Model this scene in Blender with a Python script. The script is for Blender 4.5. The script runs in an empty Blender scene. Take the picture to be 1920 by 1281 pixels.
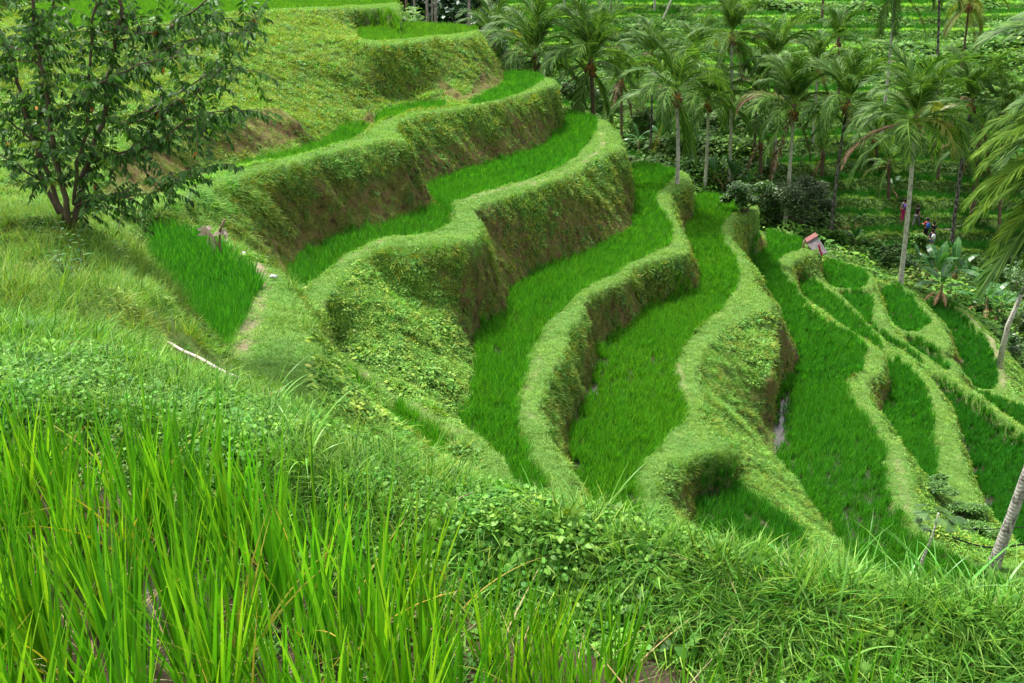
import bpy, bmesh, math, random
import numpy as np
from mathutils import Vector, Matrix, noise as mnoise

# ------------------------------------------------------------------ camera, world, sun
S = bpy.context.scene
C = S.collection
FPX = 1867.0                      # focal length in pixels of the 1920 px wide photograph (35 mm lens)
PITCH = math.radians(21.0)
CP, SP = math.cos(PITCH), math.sin(PITCH)
cam_data = bpy.data.cameras.new('camera')
cam_data.lens = 35.0; cam_data.sensor_width = 36.0
cam_data.clip_start = 0.05; cam_data.clip_end = 3000
cam = bpy.data.objects.new('camera', cam_data); C.objects.link(cam)
cam.location = (0, 0, 0)
cam.rotation_euler = (math.radians(90) - PITCH, 0, 0)
S.camera = cam

SUN_EL, SUN_AZ = 66.0, 318.0      # degrees; azimuth clockwise from +Y (sun high, ahead on the left, veiled)
w = bpy.data.worlds.new('World'); S.world = w; w.use_nodes = True
nt = w.node_tree; nt.nodes.clear()
sky = nt.nodes.new('ShaderNodeTexSky'); sky.sky_type = 'NISHITA'; sky.sun_disc = False
sky.sun_elevation = math.radians(SUN_EL); sky.sun_rotation = math.radians(SUN_AZ)
sky.dust_density = 4.0; sky.air_density = 1.0; sky.ozone_density = 1.0
hs = nt.nodes.new('ShaderNodeHueSaturation'); hs.inputs['Saturation'].default_value = 0.12   # overcast
bg = nt.nodes.new('ShaderNodeBackground'); bg.inputs['Strength'].default_value = 0.115
wo = nt.nodes.new('ShaderNodeOutputWorld')
nt.links.new(sky.outputs[0], hs.inputs['Color']); nt.links.new(hs.outputs[0], bg.inputs['Color'])
nt.links.new(bg.outputs[0], wo.inputs['Surface'])
sl = bpy.data.lights.new('sun', 'SUN'); sl.energy = 2.6; sl.angle = math.radians(9); sl.color = (1.0, 0.96, 0.88)
so = bpy.data.objects.new('sun', sl); C.objects.link(so)
az = math.radians(SUN_AZ); el = math.radians(SUN_EL)
sdir = Vector((math.sin(az) * math.cos(el), math.cos(az) * math.cos(el), math.sin(el)))
so.rotation_euler = sdir.to_track_quat('Z', 'Y').to_euler()
so.location = (0, -10, 40)
S.view_settings.view_transform = 'Standard'; S.view_settings.look = 'None'
S.view_settings.exposure = 1.2; S.view_settings.gamma = 1.0
S.render.engine = 'CYCLES'
S.cycles.max_bounces = 5; S.cycles.diffuse_bounces = 3; S.cycles.transmission_bounces = 3
S.cycles.transparent_max_bounces = 8; S.cycles.glossy_bounces = 2
S.cycles.caustics_reflective = False; S.cycles.caustics_refractive = False

# ------------------------------------------------------------------ pixel -> world
def ray(u, v):
    a = (u - 960.0) / FPX; b = -(v - 640.5) / FPX
    return (a, CP + b * SP, -SP + b * CP)
def at_h(u, v, h):                 # point where the pixel's ray meets the level h metres below the eye
    d = ray(u, v); t = h / -d[2]
    return (d[0] * t, d[1] * t, -h)
def at_y(u, v, y):
    d = ray(u, v); t = y / d[1]
    return (d[0] * t, y, d[2] * t)
def proj(x, y, z):
    dep = y * CP - z * SP; up = y * SP + z * CP
    return 960 + FPX * x / dep, 640.5 - FPX * up / dep
# ------------------------------------------------------------------ terraces, traced as level outlines
RH = 0.2
# (name, level below eye, kind, outline)   kind: rice paddy
PADDY = [
 ('p0', 2.7, [(60,-3),(745,-3),(745,4),(640,11),(520,15),(400,24),(300,42),(180,48),(60,50)]),
 ('p1', 3.7, [(674,50),(700,44),(751,41),(814,43),(888,49),(890,57),(828,65),(751,73),(690,76),(672,66)]),
 ('p2', 5.8, [(944,134),(969,131),(1006,136),(1018,144),(1009,155),(952,182),(888,196),(885,188),(929,164),(948,152)]),
 ('p2b', 6.05, [(705,210),(741,198),(785,192),(830,190),(834,201),(785,207),(751,217),(712,228),(702,222)]),
 ('p2c', 6.3, [(650,230),(682,231),(687,254),(650,270),(610,283),(540,299),(470,314),(400,334),(396,327),(470,299),(560,280),(612,260),(630,243)]),
 ('p3', 7.9, [(1056,212),(1100,211),(1120,221),(1110,255),(1083,285),(1049,312),(986,336),(908,356),(855,372),(838,380),(821,378),(792,356),(800,348),(828,332),(928,303),(1016,276),(1058,229)]),
 ('p3b', 8.0, [(842,381),(848,395),(841,418),(801,437),(727,444),(684,457),(640,480),(600,515),(570,548),(556,540),(538,494),(560,474),(587,459),(640,436),(720,418),(770,402),(808,388)]),
 ('pc', 6.3, [(275,438),(330,438),(369,444),(403,467),(440,494),(466,511),(476,544),(466,568),(443,608),(423,648),(411,672),(370,664),(340,645),(318,600),(301,545),(292,484)]),
 ('p3c', 9.3, [(602,653),(633,667),(669,693),(692,721),(699,762),(737,764),(793,772),(821,795),(838,822),(838,868),(770,890),(690,850),(650,785),(640,730),(624,688),(608,668)]),
 ('p4', 10.5, [(1177,305),(1215,303),(1250,310),(1264,318),(1262,330),(1245,345),(1228,365),(1225,382),(1244,405),(1259,440),(1251,460),(1210,477),(1143,511),(1086,544),(1043,585),(1016,615),(989,678),(976,712),(966,762),(970,803),(978,830),(999,862),(1013,890),(1040,955),(960,975),(939,900),(925,860),(905,828),(860,786),(872,752),(888,719),(890,652),(888,632),(908,610),(949,583),(957,554),(974,528),(1019,499),(1060,486),(1110,466),(1177,432),(1192,420),(1187,400),(1190,350)]),
 ('p5', 12.0, [(1299,360),(1347,362),(1391,376),(1391,386),(1360,402),(1348,426),(1347,445),(1367,474),(1379,500),(1383,525),(1377,551),(1340,581),(1303,615),(1283,645),(1268,668),(1261,688),(1274,729),(1288,755),(1290,785),(1280,795),(1254,809),(1235,837),(1203,865),(1189,890),(1198,932),(1203,960),(1195,1010),(1150,1010),(1126,971),(1098,932),(1068,893),(1066,851),(1075,803),(1085,769),(1095,739),(1112,702),(1125,642),(1139,632),(1163,618),(1196,606),(1206,578),(1244,561),(1282,551),(1308,537),(1316,522),(1300,480),(1286,440),(1290,412),(1303,392)]),
 ('p5b', 13.0, [(1297,955),(1303,930),(1318,911),(1350,892),(1372,893),(1396,911),(1431,936),(1477,971),(1505,999),(1526,1041),(1558,1084),(1590,1130),(1540,1150),(1477,1110),(1421,1080),(1350,1033),(1310,1000)]),
 ('p6', 14.5, [(1431,427),(1468,434),(1508,450),(1501,464),(1468,474),(1454,491),(1461,511),(1488,541),(1515,585),(1548,605),(1602,628),(1619,652),(1619,682),(1589,712),(1582,726),(1595,756),(1619,786),(1662,820),(1664,851),(1655,893),(1664,932),(1685,964),(1720,1003),(1773,1041),(1843,1076),(1920,1112),(2000,1150),(2000,1260),(1800,1210),(1700,1170),(1640,1110),(1597,1030),(1562,981),(1526,943),(1498,900),(1456,858),(1453,830),(1452,769),(1455,735),(1488,699),(1501,668),(1492,642),(1475,615),(1458,574),(1438,548),(1408,517),(1397,492),(1421,474),(1441,460)]),
 ('p7a', 15.6, [(1497,526),(1517,524),(1548,544),(1582,574),(1616,608),(1640,630),(1660,657),(1648,652),(1616,626),(1565,603),(1538,592),(1518,570),(1500,541)]),
 ('p7b', 15.6, [(1659,677),(1673,672),(1699,689),(1726,722),(1743,756),(1750,796),(1746,830),(1755,865),(1752,893),(1717,893),(1702,858),(1673,805),(1642,783),(1661,768),(1671,742),(1668,702)]),
 ('p8', 15.9, [(1542,484),(1582,491),(1619,507),(1627,521),(1622,537),(1567,538),(1547,530),(1542,511)]),
 ('p8b', 16.1, [(1572,545),(1629,549),(1636,568),(1632,583),(1633,601),(1616,599),(1595,578)]),
 ('p8c', 16.4, [(1625,606),(1635,609),(1659,628),(1695,648),(1720,668),(1745,690),(1735,692),(1705,672),(1676,655),(1649,638)]),
 ('p8e', 16.6, [(1735,694),(1752,696),(1766,703),(1803,729),(1850,766),(1901,803),(1925,822),(2000,870),(2000,1060),(1930,1045),(1895,1015),(1863,990),(1856,960),(1838,910),(1820,868),(1808,820),(1800,790),(1783,765),(1768,738),(1755,716)]),
 ('p9', 17.0, [(1646,540),(1676,534),(1703,548),(1720,574),(1741,598),(1736,611),(1716,621),(1680,611),(1665,598),(1660,574)]),
 ('p9b', 17.3, [(1682,623),(1720,631),(1731,645),(1758,668),(1778,689),(1774,697),(1760,688),(1728,664),(1702,643)]),
 ('p10', 18.3, [(1712,549),(1750,561),(1800,585),(1830,615),(1857,655),(1867,689),(1865,732),(1848,731),(1817,719),(1800,709),(1803,668),(1790,642),(1769,608),(1743,586),(1722,566)]),
 ('p10b', 18.0, [(1816,726),(1850,736),(1885,748),(1925,762),(2000,800),(2000,850),(1930,802),(1884,772),(1850,748)]),
]
# low earth walls (bunds) and their grassy tops: level, outline
BUND = [
 (2.7, [(750,-4),(752,5),(752,30),(735,14),(640,16),(520,20),(400,30),(300,47),(180,53),(60,56),(60,50),(180,48),(300,42),(400,24),(520,15),(640,11),(745,4)]),
 (3.7, [(690,76),(751,73),(828,65),(890,57),(888,49),(897,52),(900,66),(830,73),(752,82),(690,86),(664,80),(672,66)]),
 (5.8, [(1020,141),(1044,147),(1046,158),(1000,172),(925,194),(860,206),(800,213),(760,224),(742,236),(752,262),(757,270),(724,268),(690,274),(640,284),(554,306),(470,328),(403,352),(340,382),(275,400),(250,396),(300,374),(400,332),(470,312),(540,297),(610,281),(650,268),(686,252),(704,228),(751,217),(785,207),(834,201),(888,196),(952,182),(1009,155)]),
 (6.25, [(440,482),(500,492),(536,520),(552,556),(576,590),(594,640),(600,690),(598,750),(560,795),(480,740),(436,706),(405,678),(411,672),(423,648),(443,608),(466,568),(476,544),(466,511)]),
 (7.9, [(1120,219),(1143,228),(1163,248),(1172,276),(1160,282),(1133,291),(1076,327),(996,358),(929,374),(895,388),(888,402),(902,420),(904,444),(890,455),(860,459),(821,461),(767,460),(717,468),(680,492),(640,530),(610,560),(604,590),(585,600),(572,580),(568,549),(600,515),(640,480),(684,457),(727,444),(801,437),(841,418),(848,395),(842,381),(855,372),(908,356),(986,336),(1049,312),(1083,285),(1110,255)]),
 (10.5, [(1264,316),(1290,321),(1299,334),(1302,352),(1285,348),(1264,352),(1254,376),(1264,393),(1268,417),(1283,440),(1294,468),(1280,482),(1210,492),(1184,513),(1137,543),(1100,556),(1090,590),(1075,617),(1068,630),(1066,652),(1046,680),(1033,704),(1018,737),(1012,770),(1024,803),(1033,832),(1044,848),(1059,876),(1068,907),(1098,955),(1110,985),(1050,985),(1013,890),(978,830),(966,762),(976,712),(989,678),(1016,615),(1043,585),(1086,544),(1143,511),(1210,477),(1251,460),(1259,440),(1244,405),(1225,382),(1228,365),(1245,345),(1262,330)]),
 (12.0, [(1391,374),(1418,383),(1428,392),(1424,402),(1376,409),(1368,434),(1370,460),(1396,480),(1407,511),(1424,540),(1450,562),(1440,580),(1405,590),(1372,608),(1342,638),(1313,668),(1303,700),(1312,740),(1322,785),(1345,815),(1375,832),(1382,850),(1345,850),(1290,862),(1240,885),(1225,920),(1222,960),(1215,1010),(1195,1010),(1198,932),(1189,890),(1203,865),(1235,837),(1254,809),(1290,785),(1274,729),(1261,688),(1283,645),(1340,581),(1377,551),(1383,525),(1379,500),(1367,474),(1347,445),(1348,426),(1360,402),(1391,386)]),
 (14.5, [(1508,448),(1530,452),(1541,464),(1539,474),(1497,485),(1483,498),(1483,516),(1500,544),(1517,574),(1538,598),(1566,609),(1617,633),(1649,655),(1660,679),(1655,700),(1628,711),(1621,736),(1638,769),(1668,803),(1685,826),(1702,851),(1713,876),(1716,907),(1730,960),(1750,999),(1782,1027),(1843,1055),(1907,1078),(2000,1120),(2000,1150),(1920,1112),(1843,1076),(1773,1041),(1720,1003),(1685,964),(1664,932),(1655,893),(1664,851),(1619,786),(1595,756),(1582,726),(1619,682),(1619,652),(1602,628),(1548,605),(1515,585),(1488,541),(1461,511),(1454,491),(1468,474),(1501,464)]),
 (15.6, [(1517,522),(1534,524),(1566,544),(1600,578),(1633,615),(1667,648),(1705,672),(1748,712),(1760,739),(1778,769),(1794,799),(1798,830),(1806,862),(1826,900),(1838,946),(1852,990),(1800,980),(1760,930),(1752,893),(1755,865),(1746,830),(1750,796),(1743,756),(1726,722),(1699,689),(1673,672),(1659,677),(1655,664),(1660,657),(1616,608),(1582,574),(1548,544)]),
 (15.9, [(1619,505),(1634,512),(1642,524),(1640,541),(1567,545),(1547,538),(1545,530),(1567,538),(1622,537),(1627,521)]),
 (16.2, [(1634,512),(1643,524),(1645,545),(1657,578),(1662,600),(1682,625),(1702,643),(1728,664),(1768,692),(1818,722),(1868,762),(1922,803),(2000,850),(2000,868),(1925,822),(1850,768),(1803,731),(1752,698),(1720,670),(1695,648),(1659,626),(1635,606),(1632,583),(1636,568),(1629,547)]),
 (17.0, [(1676,531),(1688,533),(1708,547),(1724,566),(1746,588),(1770,610),(1786,642),(1780,660),(1758,655),(1735,645),(1720,630),(1682,622),(1665,612),(1668,604),(1680,611),(1716,621),(1736,611),(1741,598),(1720,574),(1703,548)]),
 (17.3, [(1758,662),(1780,668),(1797,680),(1802,703),(1790,712),(1768,694),(1778,689)]),
 (18.2, [(1700,541),(1752,552),(1803,577),(1836,607),(1870,646),(1886,700),(1886,733),(1925,752),(2000,790),(2000,800),(1925,762),(1850,736),(1816,726),(1817,719),(1848,731),(1865,732),(1867,689),(1857,655),(1830,615),(1800,585),(1750,561),(1712,549)]),
]
# free height guides (ridges, wall feet, slopes): width in metres, [(u, v, level)]
GUIDE = [
 (.0, [(585,600,8.3),(600,640,8.75),(645,668,9.0),(720,728,9.05),(800,782,9.1),(865,818,9.15),(915,862,9.2),(945,925,9.3)]),
 (.25, [(660,545,8.7),(740,565,9.05),(820,592,9.5),(872,640,10.1)]),
 # path beside the near dark paddy
 (.5, [(300,412,6.2),(360,425,6.2),(430,462,6.2),(480,500,6.2),(500,545,6.25),(492,600,6.3),(468,650,6.3),(448,690,6.3)]),
 # cut faces of the upper slope
 (.3, [(446,216,4.9),(503,199,4.95),(570,215,5.1),(631,219,5.3),(667,192,5.2),(781,179,5.3),(828,160,5.35),(888,165,5.5),(930,152,5.55)]),
 (.3, [(198,385,6.0),(300,372,6.1),(390,315,6.15),(497,290,6.15),(570,270,6.1),(635,240,6.1),(670,208,5.95),(745,190,5.9),(830,180,5.8)]),
 (.4, [(200,300,5.1),(300,255,5.0),(446,216,4.9)]),
 (.4, [(60,60,3.1),(300,58,3.1),(500,32,3.0),(600,30,3.0),(655,32,3.0)]),
 # right shoulder of the spur
 (.3, [(905,85,4.2),(925,110,4.8),(942,140,5.6)]),
 # grass slopes between p5, p5b and p6
 (.4, [(1395,870,12.7),(1420,905,12.8),(1470,950,12.9),(1525,1000,13.0),(1560,1050,13.0),(1610,1110,13.0)]),
 (.3, [(1460,590,12.4),(1463,640,12.5),(1452,700,12.7)]),
 # mound right of the tall palm's paddy, bushes
 (.5, [(1840,990,15.9),(1790,985,15.7),(1850,1035,15.3),(1900,1050,15.3)]),
 # bank outside the lowest paddies
 (.8, [(1730,535,20.2),(1800,560,20.3),(1860,610,20.3),(1905,670,20.3),(1960,740,20.2),(2020,800,20.0)]),
 (1.5, [(1780,527,21.3),(1850,590,21.4),(1920,690,21.6),(2050,800,21.6)]),
 (1.2, [(1560,470,18.6),(1600,490,19.0),(1660,520,19.6)]),
 # left bank with the tree: surface falls gently away from the mound
 (.6, [(-200,560,3.0),(0,555,3.0),(150,560,3.05),(240,580,3.2)]),
 (.6, [(-200,440,3.8),(0,430,3.85),(130,432,3.95),(195,400,4.9)]),
 (.5, [(200,420,4.6),(262,480,4.7),(285,560,4.3),(290,620,3.9)]),
 (.6, [(-300,350,5.2),(0,345,5.3),(180,345,5.9)]),
 (.3, [(232,440,5.9),(272,500,6.2),(290,560,6.3)]),
]
CREST = [(-500,630,2.4),(-200,640,2.4),(0,650,2.4),(150,672,2.4),(260,702,2.37),(320,730,2.36),(440,766,2.32),(560,812,2.28),(650,862,2.25),(800,945,2.2),(950,1018,2.16),(1150,1086,2.14),(1250,1128,2.13),(1400,1172,2.13),(1550,1208,2.12),(1700,1226,2.1),(1920,1262,2.1),(2300,1300,2.08)]
PEDGE = [(-600,880),(0,885),(150,900),(300,935),(450,1000),(560,1045),(680,1105),(800,1150),(950,1185),(1150,1220),(1400,1300),(1900,1400),(2600,1500)]
EYE = 1.78                         # the near paddy lies this far below the eye

# ------------------------------------------------------------------ polar grid about the view point
NT, NR = 961, 1601
T0, T1 = math.radians(-43), math.radians(43)
L0, L1 = math.log(1.1), math.log(330.0)
DT, DL = (T1 - T0) / (NT - 1), (L1 - L0) / (NR - 1)
TH = np.linspace(T0, T1, NT)[None, :]; RR = np.exp(np.linspace(L0, L1, NR))[:, None]
GX = RR * np.sin(TH); GY = RR * np.cos(TH)

def smooth_noise(x, y, seed, scale):      # value noise on arrays
    x = np.asarray(x) / scale; y = np.asarray(y) / scale
    xi = np.floor(x).astype(np.int64); yi = np.floor(y).astype(np.int64); fx = x - xi; fy = y - yi
    fx = fx * fx * (3 - 2 * fx); fy = fy * fy * (3 - 2 * fy)
    def hsh(a, b):
        n = (a * 374761393 + b * 668265263 + seed * 974634777) & 0x7fffffff
        n = ((n ^ (n >> 13)) * 1274126177) & 0x7fffffff
        return ((n ^ (n >> 16)) & 0xffff) / 65535.0
    return ((hsh(xi, yi) * (1 - fx) + hsh(xi + 1, yi) * fx) * (1 - fy) + (hsh(xi, yi + 1) * (1 - fx) + hsh(xi + 1, yi + 1) * fx) * fy) * 2 - 1
def fbm(x, y, seed, scale, oct=4):
    s = 0; a = 1
    for o in range(oct):
        s = s + a * smooth_noise(x, y, seed + o * 17, scale); a *= .5; scale *= .5
    return s / 1.9

def densify(pts, closed=True, n=6):
    out = []; m = len(pts)
    for i in range(m if closed else m - 1):
        a = np.array(pts[i], float); b = np.array(pts[(i + 1) % m], float)
        for k in range(n): out.append(a + (b - a) * k / n)
    if not closed: out.append(np.array(pts[-1], float))
    return out
def chaikin(pts, it=2):
    for _ in range(it):
        q = []
        for i in range(len(pts)):
            a = np.array(pts[i], float); b = np.array(pts[(i + 1) % len(pts)], float)
            q += [a * .75 + b * .25, a * .25 + b * .75]
        pts = q
    return pts
def raster(poly_xy):                       # boolean mask on the grid from a world polygon
    P = np.array(poly_xy); t = (np.arctan2(P[:, 0], P[:, 1]) - T0) / DT; l = (np.log(np.hypot(P[:, 0], P[:, 1])) - L0) / DL
    i0, i1 = max(0, int(t.min())), min(NT - 1, int(t.max()) + 1); j0, j1 = max(0, int(l.min())), min(NR - 1, int(l.max()) + 1)
    if i1 <= i0 or j1 <= j0: return None
    xs = np.arange(i0, i1 + 1) + .01; ys = np.arange(j0, j1 + 1) + .013
    ins = np.zeros((len(ys), len(xs)), bool)
    n = len(t)
    for k in range(n):
        ta, la, tb, lb = t[k], l[k], t[(k + 1) % n], l[(k + 1) % n]
        if la == lb: continue
        rows = np.nonzero((ys >= min(la, lb)) & (ys < max(la, lb)))[0]
        if len(rows) == 0: continue
        xc = ta + (ys[rows] - la) / (lb - la) * (tb - ta)
        ins[rows] ^= xs[None, :] < xc[:, None]
    return (j0, j1 + 1, i0, i1 + 1, ins)

Z = np.zeros((NR, NT)); FIX = np.zeros((NR, NT), bool); KIND = np.zeros((NR, NT), np.int16); PID = np.full((NR, NT), -1, np.int16)
def stamp(m, z, kind, pid=-1, force=False):
    j0, j1, i0, i1, ins = m
    zz = Z[j0:j1, i0:i1]; ff = FIX[j0:j1, i0:i1]
    sel = ins & (force | ~ff | (zz < (z if np.isscalar(z) else z)))
    zz[sel] = z if np.isscalar(z) else z[sel]
    ff[sel] = True; KIND[j0:j1, i0:i1][sel] = kind; PID[j0:j1, i0:i1][sel] = pid

def lift(poly, h):                         # level outline with small irregular bites and bulges
    P = np.array([at_h(u, v, h)[:2] for u, v in densify(chaikin(poly, 1), True, 5)])
    a = np.clip((np.hypot(P[:, 0], P[:, 1]) - 8) / 20, .2, 1)
    return np.stack([P[:, 0] + a * .13 * fbm(P[:, 0], P[:, 1], 301, .9, 3), P[:, 1] + a * .20 * fbm(P[:, 0], P[:, 1], 307, .9, 3)], -1)

# far hillside: stepped slope across the ravine
HX = GX + 0 * GY; HY = GY
ybase = HY + 8.5 * fbm(HX, HY, 3, 30, 3) + 4.0 * fbm(HX, HY * 1.4, 9, 11, 3) + 0.02 * HX
hb = np.interp(ybase, [60, 68, 72, 74, 78, 82, 96, 115, 140, 165, 215, 330], [20.6, 19.7, 18.9, 18.1, 16.9, 15.5, 13.0, 9.7, 5.1, 0, -12, -38])
QZ, QN = [-24, -20.5, -16, -5, 60], [0, 5, 10.5, 19.5, 66]        # elevation <-> terrace count
q = np.interp(-hb, QZ, QN) + 1.3 * fbm(HX, HY, 21, 17, 3)
fq = q - np.floor(q)
tread = np.clip((fq - 0.55) / 0.45, 0, 1); tread = tread * tread * (3 - 2 * tread)
hill = np.interp(np.floor(q) + tread, QN, QZ) + 0.16 * np.exp(-((fq - 0.04) / 0.05) ** 2)
hillmask = (HY > np.where(HX > 14, 67.5, 76) + 2 * fbm(HX, HY, 5, 12, 2)) & (HX > -38 + (HY - 80) * -0.1)
Z[hillmask] = hill[hillmask]; FIX |= hillmask
KIND[hillmask] = np.where(fq[hillmask] < 0.10, 7, np.where(fq[hillmask] < 0.55, 5, 6))      # 5 tread (rice), 6 riser (grass)
backl = (HY > 76) & (~hillmask) & (HX < -36); Z[backl] = -2.4 + 0 * HX[backl]; FIX |= backl; KIND[backl] = 0
vl = (np.abs(HY - 66) < 1.2) & (HX < 16) & (HX > -11); Z[vl] = -17.8; FIX |= vl

GL = []
def line(P, n=40, force=False):            # fix single cells along a world polyline with its own heights
    P = np.array([np.array(p, float) for p in densify(P, False, n)])
    r = np.hypot(P[:, 0], P[:, 1]); i = np.rint((np.arctan2(P[:, 0], P[:, 1]) - T0) / DT).astype(int); j = np.rint((np.log(r) - L0) / DL).astype(int)
    ok = (i >= 0) & (i < NT) & (j >= 0) & (j < NR); i, j, z = i[ok], j[ok], P[ok, 2]
    if not force:
        k = ~FIX[j, i]; i, j, z = i[k], j[k], z[k]
    Z[j, i] = z; FIX[j, i] = True
RIDGE = [(585,598,8.25),(594,620,8.5),(604,640,8.75),(645,668,9.0),(720,728,9.08),(800,782,9.1),(865,818,9.12),(915,862,9.15),(945,925,9.2),(962,960,9.3)]
for p in densify([at_h(*p) for p in RIDGE], False, 60):
    m = raster([(p[0] + .27 * math.cos(k * .785), p[1] + .27 * math.sin(k * .785)) for k in range(8)])
    if m: stamp(m, float(p[2]), 2, -1, True)
for h, poly in BUND:
    m = raster(lift(poly, h - RH))
    if m: stamp(m, -h + RH - .02, 2)
for k, (nm, h, poly) in enumerate(PADDY):
    m = raster(lift(poly, h - RH))
    if m:
        stamp(m, -h, 1, k)
# near paddy + mound
cr = np.array([at_h(*p) for p in densify(CREST, False, 6)])
pe = np.array([at_h(u, v, EYE)[:2] for u, v in densify(PEDGE, False, 6)])
thc = np.arctan2(cr[:, 0], cr[:, 1]); rc = np.hypot(cr[:, 0], cr[:, 1]); zc = cr[:, 2]
thp = np.arctan2(pe[:, 0], pe[:, 1]); rp = np.hypot(pe[:, 0], pe[:, 1])
Rc = np.interp(TH[0], thc, rc)[None, :]; Zc = np.interp(TH[0], thc, zc)[None, :]; Rp = np.interp(TH[0], thp, rp)[None, :]
tt = np.clip((RR - Rp) / (Rc - Rp), 0, 1)
zm = -EYE + 0.2 * np.clip((RR - Rp) / 0.22, 0, 1) ** 1.5
top = -EYE + .2
zm = np.where(RR > Rp + .22, top + (Zc - top) * np.clip((RR - Rp - .22) / (Rc - Rp - .22), 0, 1) ** 1.9, zm)
mm = (RR >= Rp) & (RR <= Rc)
Z = np.where(mm, zm, Z); FIX |= mm; KIND[mm] = 4
inner = RR < Rp; Z = np.where(inner, -EYE, Z); FIX |= inner; KIND = np.where(inner & (KIND != 3), 3, KIND)

for W, pts in GUIDE: line([at_h(*p) for p in pts], 60)
for f, g in ((1.3, 1.10), (1.9, 1.12), (2.8, 1.10)):        # the bank drops away behind the mound's rim
    Pd = []
    for t_, r_, z_ in zip(thc, rc, zc):
        if math.degrees(t_) > -11: Pd.append((r_ * f * math.sin(t_), r_ * f * math.cos(t_), z_ * f * g))
    line(Pd, 20)
# ------------------------------------------------------------------ fill the banks between the levels (Laplace, coarse to fine)
def solve(Z, F, iters=60):
    h, w = Z.shape
    if min(h, w) < 20:
        Zs = np.where(F, Z, Z[F].mean() if F.any() else 0.0); its = 600
    else:
        h2, w2 = (h + 1) // 2, (w + 1) // 2
        Zp = np.pad(Z * F, ((0, h2 * 2 - h), (0, w2 * 2 - w))); Fp = np.pad(F.astype(float), ((0, h2 * 2 - h), (0, w2 * 2 - w)))
        a = Zp.reshape(h2, 2, w2, 2).sum((1, 3)); b = Fp.reshape(h2, 2, w2, 2).sum((1, 3))
        c = solve(np.where(b > 0, a / np.maximum(b, 1), 0), b > 0, iters)
        Zs = np.repeat(np.repeat(c, 2, 0), 2, 1)[:h, :w]; Zs = np.where(F, Z, Zs); its = iters
    cx = 1 / DT ** 2; cy = 1 / DL ** 2; s = 2 * (cx + cy)
    for k in range(its):
        p = np.pad(Zs, 1, mode='edge')
        n = (cx * (p[1:-1, :-2] + p[1:-1, 2:]) + cy * (p[:-2, 1:-1] + p[2:, 1:-1])) / s
        Zs = np.where(F, Z, Zs + 1.0 * (n - Zs))
    return Zs
Z = solve(Z, FIX)
soft = (KIND != 1) & (KIND != 3)
for k in range(3):
    p = np.pad(Z, 1, mode='edge'); Z = np.where(soft, .5 * Z + .125 * (p[1:-1, :-2] + p[1:-1, 2:] + p[:-2, 1:-1] + p[2:, 1:-1]), Z)
up_ = (KIND == 0) & (RR > 26) & (GX < 2)
for k in range(14):
    p = np.pad(Z, 1, mode='edge'); Z = np.where(up_, .5 * Z + .125 * (p[1:-1, :-2] + p[1:-1, 2:] + p[:-2, 1:-1] + p[2:, 1:-1]), Z)
HI = KIND == 2; LO = (KIND == 1) | (KIND == 5)
PHI = solve(np.where(HI, 1.0, 0.0), HI | LO | (KIND == 3), 40)      # 0 at a bank's foot, 1 at its crest

# ------------------------------------------------------------------ slope, bare soil, lumps
dZr = np.gradient(Z, axis=0) / (RR * DL); dZt = np.gradient(Z, axis=1) / (RR * DT)
SLOPE = np.hypot(dZr, dZt)
NX = -(dZr * np.sin(TH) + dZt * np.cos(TH)); NY = -(dZr * np.cos(TH) - dZt * np.sin(TH)); nn = np.sqrt(NX ** 2 + NY ** 2 + 1)
NX, NY, NZ = NX / nn, NY / nn, 1 / nn
# noise along banks must not depend on height only: use all three axes
def n3(seed, sc, oct=3): return fbm(GX + .7 * Z, GY + 0 * GX + .6 * Z, seed, sc, oct)
BANK = (KIND == 0) | (KIND == 6)
patch = n3(31, 3.2) * .55 + n3(41, .9) * .45
steep = np.clip((SLOPE - .75) / .9, 0, 1)
SOIL = steep * np.clip((.74 - PHI + .85 * patch) / .22, 0, 1)
SOIL = np.where(KIND == 6, np.clip((n3(55, 6) - .28) / .12, 0, 1) * .8, SOIL) * BANK
BROWN = [[(190,385,6.0),(200,300,5.1),(300,262,5.0),(386,255,5.0),(446,216,4.9),(503,198,4.95),(570,214,5.1),(631,218,5.3),(636,246,5.8),(570,268,6.1),(497,289,6.15),(420,303,6.1),(390,330,6.15),(300,372,6.1)],
 [(660,196,5.3),(700,195,5.25),(781,178,5.3),(828,158,5.35),(872,172,5.5),(905,150,5.5),(938,152,5.6),(935,165,5.8),(870,192,5.8),(828,186,5.85),(705,206,5.9),(668,225,6.0)],
 [(755,462,8.0),(840,456,8.0),(896,456,8.0),(915,480,8.6),(930,540,9.5),(945,570,10.3),(908,608,10.4),(888,630,10.4),(880,600,10),(850,560,9.4),(800,540,9.2),(770,500,8.6)],
 [(606,668,9.2),(612,640,8.8),(628,640,8.8),(645,680,9.1),(650,720,9.2),(640,740,9.2),(612,700,9.0)],
 [(1290,862,12.3),(1340,845,12.2),(1372,850,12.3),(1382,880,12.8),(1350,896,13),(1312,915,13),(1296,945,13),(1286,900,12.6)],
 [(1455,590,12.5),(1470,600,13),(1500,650,14.3),(1500,680,14.5),(1462,735,14.5),(1448,700,13.8),(1452,640,13)]]
BR = np.zeros_like(Z)
for poly in BROWN:
    m = raster([at_h(*p)[:2] for p in densify(poly, True, 6)])
    if m:
        j0, j1, i0, i1, ins = m
        sub = SOIL[j0:j1, i0:i1]; val = np.clip(.9 + 1.0 * patch[j0:j1, i0:i1], 0, 1) * (KIND[j0:j1, i0:i1] == 0)
        sub[ins] = np.maximum(sub, val)[ins]; BR[j0:j1, i0:i1][ins] = val[ins]
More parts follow.
